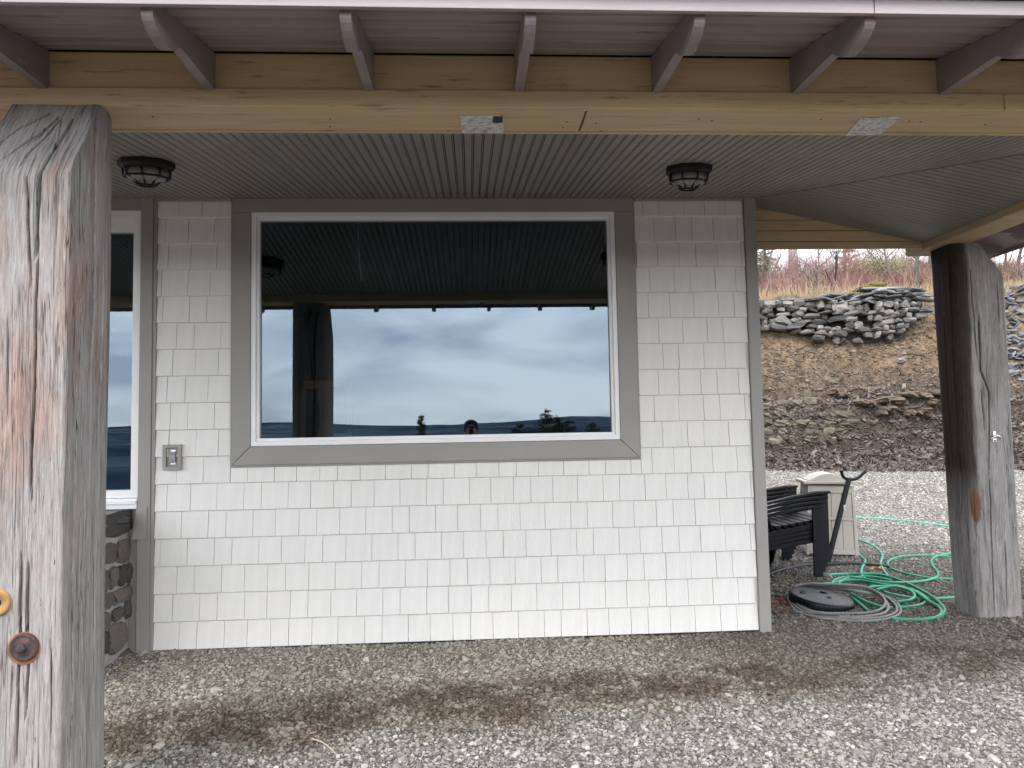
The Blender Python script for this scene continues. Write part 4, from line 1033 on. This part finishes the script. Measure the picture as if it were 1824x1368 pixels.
# ================================================================== BANK TOP: dry stone wall, rocks, brush, trees
def wallY(x): return bank_base(x)+2.55+0.10*math.sin(x*1.1)
top_px = [(1300,552), (1345,545), (1400,541), (1450,531), (1500,528), (1545,521), (1600,519), (1636,521)]
bot_px = [(1300,578), (1345,582), (1400,588), (1430,594), (1470,606), (1530,608), (1580,602), (1612,590), (1636,566)]
def lerp_px(T, x):
    for (a, b), (c, d) in zip(T, T[1:]):
        if a <= x <= c: return b+(d-b)*(x-a)/(c-a)
    return T[-1][1]
dsw = empty('dry_stone_wall', atY(1480, 600, 11.2), label='tumbledown dry stone wall along the top of the bank', cat='stone wall')
o_d = dsw.location.copy()
SM = [rock_mesh('stone', M_wallstone, 700+k, flat=1.0, jit=0.20) for k in range(10)]
SL = [rock_mesh('stone', M_slate, 740+k, flat=1.0, jit=0.24) for k in range(6)]
SM = [rock_mesh('stone', M_wallstone, 700+k, flat=1.0, jit=0.15+0.03*k) for k in range(10)]
R = random.Random(21); nst = 0
x = 1300.0
rows_y = 0.0
core = MB()
hgt = 10.0
yy = 610.0
while yy > 512:
    x = 1298+R.uniform(0, 14)
    rh = R.uniform(8.0, 13.5) if yy > 545 else R.uniform(4.5, 7.5)
    while x < 1638:
        wd_ = R.choice((9, 12, 15, 18, 22, 30) if yy > 545 else (16, 22, 30, 38))*R.uniform(0.85, 1.15)
        xm = x+wd_/2; yt, yb_ = lerp_px(top_px, min(1636, xm)), lerp_px(bot_px, min(1636, xm))
        ym = yy-rh/2+R.uniform(-1.5, 1.5)+4*math.sin(xm*0.03)
        if yt-3 < ym < yb_+2 and R.random() > 0.06:
            Yw = wallY(atY(xm, ym, 11.3).x)-0.06+R.uniform(-0.05, 0.05)
            c = atY(xm, ym, Yw); sc_px = (Yw-CAM.y)/FPX
            o = obj('stone', R.choice(SM if yy > 540 or R.random() < 0.3 else SL), dsw, loc=c-o_d, rot=(R.uniform(-.2,.2), R.uniform(-.28,.28), R.uniform(-.5,.5)), scale=(wd_*sc_px*1.06, R.uniform(0.22, 0.36), rh*sc_px*R.choice((0.7, 0.95, 1.1, 1.25, 1.4))))
            nst += 1
        x += wd_
    yy -= rh*0.92
# earth core behind the stones
cv = []; px_ = list(range(1290, 1646, 8))
for q in px_:
    yt, yb_ = lerp_px(top_px, min(1636, max(1300, q))), lerp_px(bot_px, min(1636, max(1300, q)))
    Yw = wallY(atY(q, 560, 11.3).x)+0.10
    a, b = atY(q, yt+2, Yw), atY(q, yb_+5, Yw); cv += [a, b, b+Vector((0, 0.7, 0)), a+Vector((0, 0.9, 0.02))]
F = []
for k in range(len(px_)-1):
    a = 4*k; b = a+4
    F += [(a, b, b+1, a+1), (a+3, b+3, b, a), (a+2, a+1, b+1, b+2), (b+3, a+3, a+2, b+2)]
F += [(0, 1, 2, 3), (len(cv)-1, len(cv)-2, len(cv)-3, len(cv)-4)]
MB().add([v-o_d for v in cv], F).build('earth_core', M_gap, dsw)
# flat slabs and moss on top
for k, (px, py, wpx, hpx, mt) in enumerate(((1560,514,62,7,M_moss), (1560,509,34,9,M_moss), (1570,516,90,5,M_slate), (1490,527,70,6,M_slate), (1420,536,80,5,M_slate), (1615,519,30,8,M_wallstone), (1632,520,22,8,M_wallstone), (1370,541,60,5,M_slate))):
    Yw = 11.45; c = atY(px, py, Yw); s = (Yw-CAM.y)/FPX
    o = obj('moss' if mt is M_moss else 'capstone', rock_mesh('slab', mt, 900+k, flat=1.0, jit=0.14, lvl=2), dsw, loc=c-o_d, scale=(wpx*s, 0.5, hpx*s*1.3))
a, b = atY(1549, 527, 11.05), atY(1588, 549, 11.0)
pp_ = empty('drain_pipe', a, label='short weathered pinkish pipe slanting down the stone wall', cat='pipe')
MB().tube([(0, 0, 0), b-a], 0.052, 14).build('tube', M_pipepink, pp_, smooth=True)
MB().tube([(b-a)*0.16, (b-a)*0.22], 0.062, 14).build('collar', M_pipepink, pp_, smooth=True)
# loose rocks and ledges on the bank
def onB(px, py):
    d = ray(px, py); t_ = 13.0
    while t_ < 19.5:
        p = CAM+d*t_
        if p.z < B(p.x, p.y): break
        t_ += 0.02
    return p
M_ledge = m_rock('ledge_rock', (0.07,0.062,0.048), (0.20,0.175,0.13), scale=7, moss=(0.10,0.098,0.06))
M_clod = m_rock('earth_clod', (0.05,0.038,0.028), (0.17,0.125,0.085), scale=12)
for (px, py, s, lab, mt) in ((1588,829,0.36,'brown boulder at the foot of the bank',M_clod), (1606,642,0.26,'pale rock half way up the bank',M_wallstone), (1486,680,0.2,'flat tan stone on the bare bank',M_ledge), (1551,752,0.2,'squarish grey stone in the bank face',M_ledge)):
    obj('rock', rock_mesh('rock', mt, px, flat=0.62, jit=0.26, lvl=2), loc=onB(px, py), rot=(0.1, 0.15, px), scale=(s, s*0.8, s*0.8), label=lab, cat='rock')
def ledge(name, label, spots, mat, seed, depth, off=0.10):
    R = random.Random(seed); o = empty(name, onB(*spots[0][:2]), label=label, cat='rock ledge'); oo = o.location.copy()
    ms = [rock_mesh('slab', mat, seed+k, flat=1.0, jit=0.26, lvl=2) for k in range(6)]
    for px, py, wpx, hpx in spots:
        p = onB(px, py); k = (p.y-CAM.y)/FPX
        obj('slab', R.choice(ms), o, loc=p-oo+Vector((0, off, 0.02)), rot=(R.uniform(-.15,.15), R.uniform(-.12,.12), R.uniform(-.3,.3)), scale=(wpx*k, depth*R.uniform(0.8, 1.3), hpx*k*1.25))
R = random.Random(77); sp = []
for yy_ in (722, 738, 754, 770, 786):
    x_ = 1346+R.uniform(0, 12); xe = 1500-abs(yy_-752)*1.6+R.uniform(-10, 20)
    while x_ < xe:
        w_ = R.uniform(18, 40); sp.append((x_+w_/2, yy_+R.uniform(-4, 4), w_*1.05, R.uniform(9, 17))); x_ += w_
ledge('rock_ledge', 'weathered greenish grey rock ledge low on the bank by the house corner', sp, M_ledge, 2100, 0.35)
sp = []
line = [(1478,698), (1505,708), (1530,720), (1560,718), (1590,712), (1620,706), (1650,702), (1690,694), (1720,690)]
for (a_, b_), (c_, d_) in zip(line, line[1:]):
    for k in range(2):
        u = (k+R.random())/2; sp.append((a_+(c_-a_)*u, b_+(d_-b_)*u+R.uniform(-3, 3), R.uniform(16, 30), R.uniform(7, 13)))
for _ in range(16): sp.append((R.uniform(1560, 1700), R.uniform(716, 745), R.uniform(9, 18), R.uniform(6, 10)))
ledge('earth_ledge', 'crumbling brown earth ledge across the middle of the bank', sp, M_clod, 2200, 0.55, 0.0)

def m_var(name, stops, scale, rough=0.95, ovar=False):
    m, t, b = newmat(name); pos = N(t, 'ShaderNodeNewGeometry').outputs['Position']
    f = noise_(t, pos, scale, 5, 0.7); f2 = noise_(t, pos, scale*14, 2, 0.6)
    ff = math_(t, 'ADD', math_(t, 'MULTIPLY', f, 0.6), math_(t, 'MULTIPLY', f2, 0.4))
    t.links.new(ramp(t, ff, stops), b.inputs['Base Color']); b.inputs['Roughness'].default_value = rough; b.inputs['Specular IOR Level'].default_value = 0.2; return m
M_brush = m_var('red_stems', [(0.32,(0.14,0.065,0.075)), (0.42,(0.23,0.115,0.12)), (0.50,(0.30,0.17,0.15)), (0.58,(0.36,0.24,0.19)), (0.68,(0.25,0.17,0.14))], 0.55)
M_straw = m_var('straw', [(0.3,(0.28,0.20,0.12)), (0.5,(0.42,0.32,0.20)), (0.7,(0.52,0.43,0.30))], 1.5)
M_twig = m_var('grey_twig', [(0.3,(0.14,0.10,0.085)), (0.5,(0.24,0.17,0.13)), (0.7,(0.33,0.25,0.18))], 1.5)
M_bud = m_var('green_buds', [(0.3,(0.16,0.17,0.07)), (0.5,(0.27,0.28,0.13)), (0.7,(0.36,0.36,0.20))], 2)
M_needle = m_var('needles', [(0.3,(0.018,0.035,0.014)), (0.5,(0.045,0.07,0.03)), (0.7,(0.085,0.10,0.05))], 2)

def stems_mesh(name, P, H, Rr, bend, mat, R, twigs=0, seg=4):
    V = []; F = []
    def one(p, d, L_, r):
        base = len(V); q = Vector(p); dd = Vector(d)
        for s in range(seg+1):
            rr = r*(1-0.75*s/seg)
            for k in range(3):
                a = 2.094*k; V.append((q.x+rr*math.cos(a), q.y+rr*math.sin(a), q.z))
            q = q+dd*(L_/seg); dd = (dd+Vector((R.gauss(0, bend), R.gauss(0, bend), R.gauss(0, bend*0.4)))).normalized()
        for s in range(seg):
            for k in range(3):
                a = base+3*s+k; b = base+3*s+(k+1) % 3; F.append((a, b, b+3, a+3))
    for p, h in zip(P, H):
        d = Vector((R.gauss(0, 0.22), R.gauss(0, 0.22), 1)).normalized(); r = R.uniform(*Rr); one(p, d, h, r)
        for _ in range(twigs):
            u = R.uniform(0.35, 0.95); q = Vector(p)+d*h*u
            one(q, Vector((R.gauss(0, 0.6), R.gauss(0, 0.6), R.uniform(0.3, 1))).normalized(), h*R.uniform(0.15, 0.4), r*0.55)
    m = bpy.data.meshes.new(name); m.from_pydata(V, [], F); m.update(); m.materials.append(mat); return m
R = random.Random(11)
P = []; H = []
for _ in range(10500):
    y = 13.4+R.random()**1.2*8.5; x = R.uniform(0.25*(y+5.4)-0.5, 0.85*(y+5.4)+0.5)
    dens = noise.noise((x*0.5, y*0.5, 7)); 
    if dens < -0.42: continue
    P.append((x, y, B(x, y)-0.05)); H.append((2.0+0.7*noise.noise((x*0.35, y*0.35, 1))+R.uniform(-0.5, 0.4))*(0.38+0.62*sstep(14.0, 18.5, y)))
obj('red_brush', stems_mesh('red_brush', P, H, (0.006, 0.013), 0.16, M_brush, R, twigs=5), kind='stuff', label='dense thicket of pinkish red bare stems above the stone wall')
P = []; H = []
for _ in range(5200):
    x = R.uniform(5.5, 15.5); y = wallY(x)+0.5+abs(R.gauss(0, 1.0))
    P.append((x, y, B(x, y)-0.03)); H.append(R.uniform(0.12, 0.38)+(0.35 if R.random() < 0.06 else 0))
obj('dry_grass', stems_mesh('dry_grass', P, H, (0.004, 0.009), 0.22, M_straw, R, seg=3), kind='stuff', label='pale dry grass fringe along the top of the bank')
P = []; S = []
for _ in range(1500):
    x = R.uniform(11.6, 15.5); b0 = bank_base(x); d = R.uniform(1.6, 4.2); y = b0+d
    P.append((x, y, B(x, y)+0.02)); s = R.uniform(0.07, 0.22); S.append((s*1.4, s, s*0.7))
scatter('slate_rubble', P, S, lib('slate_piece', [rock_mesh('slate_piece', M_slate, 1200+k, flat=0.35) for k in range(5)]), 0.4, 'grey slate rubble on the bank right of the far post')
P = []; S = []
for _ in range(2600):
    x = R.uniform(4.6, 12.0); b0 = bank_base(x); d = R.uniform(0.5, 3.0); y = b0+d
    P.append((x, y, B(x, y)+0.01)); s = R.uniform(0.02, 0.06) if R.random() < 0.93 else R.uniform(0.06, 0.12); S.append((s*1.2, s, s*0.8))
scatter('bank_stones', P, S, lib('bank_stone', [rock_mesh('bank_stone', m_rock('bank_stone', (0.08,0.06,0.045), (0.30,0.235,0.175)) if k == 0 else bpy.data.materials['bank_stone'], 1300+k, flat=0.6) for k in range(5)]), 0.4, 'small tan and brown stones stuck in the bank')

# trees
def tree_parts(h, r0, R, levels=4, spread=0.55, nb=(3, 5), lean=(0, 0), clear=0.3, twist=0.18):
    trunk = MB(); limbs = MB(); tips = []
    def grow(p, d, L_, r, lev):
        n = 5; pts = [p]; q = p; dd = d
        for _ in range(n):
            dd = (dd+Vector((R.gauss(0, twist), R.gauss(0, twist), R.gauss(0.03, twist*0.6)))*0.5).normalized(); q = q+dd*(L_/n); pts.append(q)
        rs = [r*(1-0.6*k/n) for k in range(n+1)]
        (trunk if lev == 0 else limbs).tube(pts, rs, 6 if lev < 2 else 4, cap=False)
        if lev >= levels: tips.extend(pts[2:]); return
        c = R.randint(*nb)+(2 if lev == 0 else 0)
        for k in range(c):
            u = clear+(1-clear)*(k+R.random())/c if lev == 0 else R.uniform(0.3, 1.0)
            i = min(n-1, int(u*n)); b = pts[i].lerp(pts[i+1], u*n-i)
            a = R.uniform(0, 6.283); nd = (dd*0.7+Vector((math.cos(a), math.sin(a), R.uniform(0.0, 0.5)))*spread).normalized()
            grow(b, nd, L_*R.uniform(0.45, 0.68), rs[i]*R.uniform(0.45, 0.62), lev+1)
    grow(Vector((0,0,0)), Vector((lean[0], lean[1], 1)).normalized(), h*0.62, r0, 0)
    return trunk, limbs, tips
def bare_tree(name, x, y, h, r, seed, label, cat, group, mat=M_bark, **kw):
    R = random.Random(seed); t_, l_, tips = tree_parts(h, r, R, **kw)
    o = empty(name, (x, y, B(x, y)-0.05), label=label, cat=cat, group=group)
    t_.build('trunk', mat, o, smooth=True); l_.build('branches', mat, o, smooth=True); return o, tips
def leafcards(mb, pts, R, size, n, spread):
    for p in pts:
        for _ in range(n):
            c = p+Vector((R.gauss(0, spread), R.gauss(0, spread), R.gauss(0, spread)))
            a = Vector((R.gauss(0,1), R.gauss(0,1), R.gauss(0,1))).normalized(); b = a.orthogonal().normalized(); s = size*R.uniform(0.6, 1.3)
            mb.add([c-a*s, c+b*s*0.5, c+a*s, c-b*s*0.5], [(0,1,2,3)])
def pxX(px, Y): return atY(px, 480, Y).x
bare_tree('bare_tree', pxX(1630, 12.9), 12.9, 5.2, 0.065, 31, 'slim dark bare tree trunk just left of the far post', 'tree', 'bare trees above the bank', M_bark, levels=3, clear=0.45, spread=0.5)
for k, (px, Y, h, r, seed, lab) in enumerate(((1455, 13.6, 2.6, 0.045, 41, 'grey bare shrub with crooked stems, left of the conifer'), (1478, 13.9, 2.5, 0.05, 43, 'low bare shrub with arching dark branches above the wall'),
                                              (1374, 14.2, 3.0, 0.04, 45, 'thin bare sapling nearest the house corner'), (1660, 15.5, 4.0, 0.06, 47, 'forked bare tree close behind the far post'),
                                              (1806, 16.0, 6.0, 0.07, 49, 'tall bare tree right of the far post'), (1790, 18.0, 6.0, 0.06, 51, 'pale bare tree between the far post and right edge'))):
    bare_tree('bare_tree', pxX(px, Y), Y, h, r, seed, lab, 'tree', 'bare trees above the bank', M_barkgrey if k in (0, 2, 5) else M_bark, levels=4, clear=0.15 if k < 2 else 0.3, spread=0.85 if k < 2 else 0.6)
# budding green shrub
o, tips = bare_tree('budding_shrub', pxX(1592, 13.9), 13.9, 2.7, 0.05, 61, 'round pale green budding shrub beside the slim dark tree', 'shrub', None, M_barkgrey, levels=4, clear=0.05, spread=0.95, nb=(4, 5))
mb = MB(); leafcards(mb, tips[::2], random.Random(3), 0.028, 6, 0.10); mb.build('leaves', M_bud, o)
o, tips = bare_tree('budding_shrub', pxX(1800, 14.6), 14.6, 1.3, 0.03, 63, 'low green bush right of the far post above the slate', 'shrub', None, M_barkgrey, levels=3, clear=0.05, spread=0.95, nb=(4, 6))
mb = MB(); leafcards(mb, tips[::2], random.Random(4), 0.03, 8, 0.10); mb.build('leaves', M_needle, o)
def conifer(name, x, y, z, h, wd_, seed, label, gaps=0.1, group='dark conifers'):
    R = random.Random(seed); o = empty(name, (x, y, z), label=label, cat='conifer', group=group)
    tr = MB().tube([(0,0,0), (0.02*h*R.uniform(-1,1), 0, h*0.5), (0, 0, h)], [0.022*h, 0.014*h, 0.003*h], 7); tr.build('trunk', M_bark, o, smooth=True)
    nd = MB(); br = MB(); n = int(16+h*5)
    for k in range(n):
        u = 0.12+0.86*(k+R.random())/n
        for j in range(R.randint(3, 5)):
            if R.random() < gaps: continue
            a = R.uniform(0, 6.283); L_ = wd_*(1-u)**0.8*R.uniform(0.7, 1.15)+0.05
            e = Vector((math.cos(a)*L_, math.sin(a)*L_, R.uniform(-0.12, 0.28)*L_)); p0 = Vector((0, 0, u*h)); br.tube([p0, p0+e], [0.012, 0.004], 3, cap=False)
            m_ = max(3, int(L_*13))
            for i in range(m_):
                c = p0+e*((i+0.6)/m_)
                for _ in range(5):
                    d = (e.normalized()*0.6+Vector((R.gauss(0,.6), R.gauss(0,.6), R.gauss(0,.5)))).normalized(); s = R.uniform(0.07, 0.15)
                    b = d.orthogonal().normalized()*0.018; q = c+Vector((R.gauss(0,.04), R.gauss(0,.04), R.gauss(0,.03)))
                    nd.add([q-b, q+b, q+d*s], [(0,1,2)])
    br.build('branches', M_bark, o); nd.build('crown', M_needle, o); return o
conifer('conifer', pxX(1507, 19), 19, 4.3, 4.4, 1.0, 71, 'small dark conifer rising behind the red brush', 0.1, 'conifers behind the red brush')
conifer('conifer', pxX(1366, 18), 18, 4.3, 3.9, 0.8, 72, 'thin conifer at the house corner behind the red brush', 0.15, 'conifers behind the red brush')
conifer('conifer', pxX(1342, 17), 17, 4.3, 3.6, 0.9, 73, 'conifer half hidden by the house corner board', 0.1, 'conifers behind the red brush')
# pale pillar far behind the brush
c = atY(1413.5, 470, 26); pi_ = empty('pillar', (c.x, 26, 4.6), label='pale grey square pillar rising behind the red brush', cat='pillar')
MB().prism([(-0.15,-0.15,0), (0.15,-0.15,0), (0.15,0.15,0), (-0.15,0.15,0)], (0, 0, 5.2)).build('shaft', M_concrete, pi_, bevel=0.02)
MB().box((-0.2,-0.2,5.2), (0.2,0.2,5.32)).build('cap', M_concrete, pi_, bevel=0.02)

# conifers down the slope behind the photographer, mirrored in the window
def mir(px, py, Y): q = atY(px, py, 0); d = (q-CAM); k = (5.4-Y)/5.4; return CAM.x+d.x*k, CAM.z+d.z*k
for k, (px, py, Y, h, wd_, lab) in enumerate(((972, 733, -24, 7.5, 2.2, 'ragged conifer mirrored tallest at the lower right of the window'), (993, 744, -23, 7.0, 1.8, 'broad green conifer mirrored right beside the tallest one'),
                                         (1013, 750, -25, 7.0, 1.8, 'dark conifer mirrored near the lower right window corner'), (1055, 758, -26, 7.0, 2.0, 'low dark conifer mirrored in the window\'s lower right corner'), (925, 757, -24, 7.0, 2.2, 'low conifer mirrored left of the tallest one'),
                                         (750, 744, -34, 4.0, 0.5, 'thin conifer mirrored left of the photographer'))):
    x, zt = mir(px, py, Y); h *= 0.6; conifer('conifer', x, Y, zt+0.12-h, h, wd_, 81+k, lab, 0.05, 'conifers mirrored in the window')

# ================================================================== INSIDE: a pine chair near the window
dc = empty('pine_chair', (-1.20, 0.85, 0.055), rz=rad(0), label='pine splat back chair seen faintly through the window glass', cat='chair')
for s in (-1, 1):
    MB().tube([(s*0.19, 0, 0), (s*0.20, 0.0, 0.9), (s*0.185, 0.04, 1.85)], 0.022, 8).build('back_post', M_chairwood, dc, smooth=True)
    MB().tube([(s*0.19, 0.42, 0), (s*0.19, 0.42, 0.88)], 0.022, 8).build('front_leg', M_chairwood, dc, smooth=True)
MB().box((-0.19, 0.015, 1.80), (0.19, 0.055, 1.87)).build('top_rail', M_chairwood, dc, bevel=0.01)
MB().box((-0.19, -0.01, 1.02), (0.19, 0.02, 1.07)).build('lower_rail', M_chairwood, dc, bevel=0.01)
vz = [(0.055,1.06), (0.085,1.2), (0.10,1.32), (0.06,1.45), (0.05,1.6), (0.075,1.72), (0.07,1.81)]
MB().prism([(a, 0.02, z) for a, z in vz]+[(-a, 0.02, z) for a, z in vz[::-1]], (0, 0.018, 0)).build('splat', M_chairwood, dc)
MB().box((-0.22, -0.02, 0.88), (0.22, 0.45, 0.92)).build('seat', M_chairwood, dc, bevel=0.01)

# ================================================================== THE PHOTOGRAPHER (mirrored in the window)
per = empty('person', (0, -5.85, G(0, -5.85)), label='person in a grey hooded jacket holding up a phone, mirrored in the window', cat='person')
def skin(name, verts, edges, radii, mat, parent, root=0, sub=2):
    m = bpy.data.meshes.new(name); m.from_pydata(verts, edges, []); m.update(); m.materials.append(mat)
    o = obj(name, m, parent); md = o.modifiers.new('skin', 'SKIN'); md.use_smooth_shade = True
    for k, r in enumerate(radii):
        sv = m.skin_vertices[0].data[k]; sv.radius = r if isinstance(r, tuple) else (r, r); sv.use_root = (k == root)
    s = o.modifiers.new('subdivision', 'SUBSURF'); s.levels = sub; s.render_levels = sub; return o
V = [(0,0,0.90), (0,0,1.05), (0,0.0,1.22), (0,0.0,1.34), (0,0.015,1.415), (0,0.03,1.47), (0,0.045,1.53), (0,0.04,1.59)]
Ed = [(i, i+1) for i in range(7)]; Rd = [(0.16,0.12), (0.14,0.11), (0.165,0.12), (0.13,0.09), 0.055, 0.065, 0.082, 0.062]
for s in (-1, 1):
    b = len(V); V += [(s*0.17,0,1.325), (s*0.26,0.08,1.14), (s*0.15,0.28,1.34), (s*0.10,0.38,1.43)]
    Ed += [(3, b), (b, b+1), (b+1, b+2), (b+2, b+3)]; Rd += [0.062, 0.052, 0.038, 0.028]
    b = len(V); V += [(s*0.09,0,0.84), (s*0.10,0.02,0.47), (s*0.11,-0.01,0.08), (s*0.12,0.12,0.04)]
    Ed += [(0, b), (b, b+1), (b+1, b+2), (b+2, b+3)]; Rd += [0.095, 0.065, 0.045, 0.04]
body = skin('body', V, Ed, Rd, M_jacket, per)
skin('face', [(0,0.055,1.45), (0,0.075,1.50), (0,0.075,1.56)], [(0,1), (1,2)], [0.045, 0.062, 0.05], M_skin, per)
MB().lathe([(0.012,-0.02), (0.010,0.0), (0.001,0.02)], 8).build('nose', M_skin, per, loc=(0,0.145,1.50), smooth=True)
hood = MB(); prof = []
for k in range(9):
    a = rad(-20+k*27.5); 
    prof.append((0.125*math.cos(a), 0.135*math.sin(a)))
hv = []
for j, (yo, sc_h) in enumerate(((0.115, 0.93), (0.10, 1.0), (0.0, 1.06), (-0.06, 0.95), (-0.10, 0.6))):
    for k in range(13):
        a = rad(-40+k*21.7); hv.append((0.122*sc_h*math.cos(a), yo, 1.515+0.132*sc_h*math.sin(a)))
hood.add(hv, [(j*13+k, j*13+k+1, (j+1)*13+k+1, (j+1)*13+k) for j in range(4) for k in range(12)])
ho = hood.build('hood', M_jacket, per, smooth=True); so_ = ho.modifiers.new('thickness', 'SOLIDIFY'); so_.thickness = 0.012
ph = empty('phone', (0, -5.425, CAM.z-0.02), label='dark phone held up by the mirrored photographer', cat='phone')
MB().box((-0.037, -0.008, -0.078), (0.037, 0.0, 0.075)).build('case', M_steelblack, ph, bevel=0.003)
MB().box((-0.030, -0.0088, -0.070), (0.030, -0.0082, 0.068)).build('screen', M_black, ph)
MB().lathe([(0.009, 0), (0.009, 0.003), (0.001, 0.003)], 16).build('lens_ring', M_chrome, ph, loc=(-0.018, 0.0, 0.045), rot=(rad(-90), 0, 0))
for s in (-1, 1):
    hx, hy, hz = s*0.075, 0.425-0.015, CAM.z-0.05
    skin('hand', [(s*0.10,0.38,1.43), (s*0.075,0.405,1.445), (s*0.062,0.412,1.46)], [(0,1), (1,2)], [0.026, (0.032,0.018), (0.028,0.014)], M_skin, per, sub=1)
    for k, (dz, ln) in enumerate(((0.030, 0.052), (0.011, 0.058), (-0.008, 0.054), (-0.026, 0.044))):
        zc_ = 1.463+dz
        skin('finger', [(s*0.066,0.415,zc_), (s*0.058,0.433,zc_+0.003), (s*0.045,0.437,zc_+0.004), (s*(0.045-ln*0.35),0.435,zc_+0.004)], [(0,1), (1,2), (2,3)], [0.009, 0.0085, 0.008, 0.007], M_skin, per, sub=1)
    skin('thumb', [(s*0.062,0.400,1.452), (s*0.050,0.398,1.475), (s*0.036,0.405,1.488)], [(0,1), (1,2)], [0.011, 0.010, 0.008], M_skin, per, sub=1)
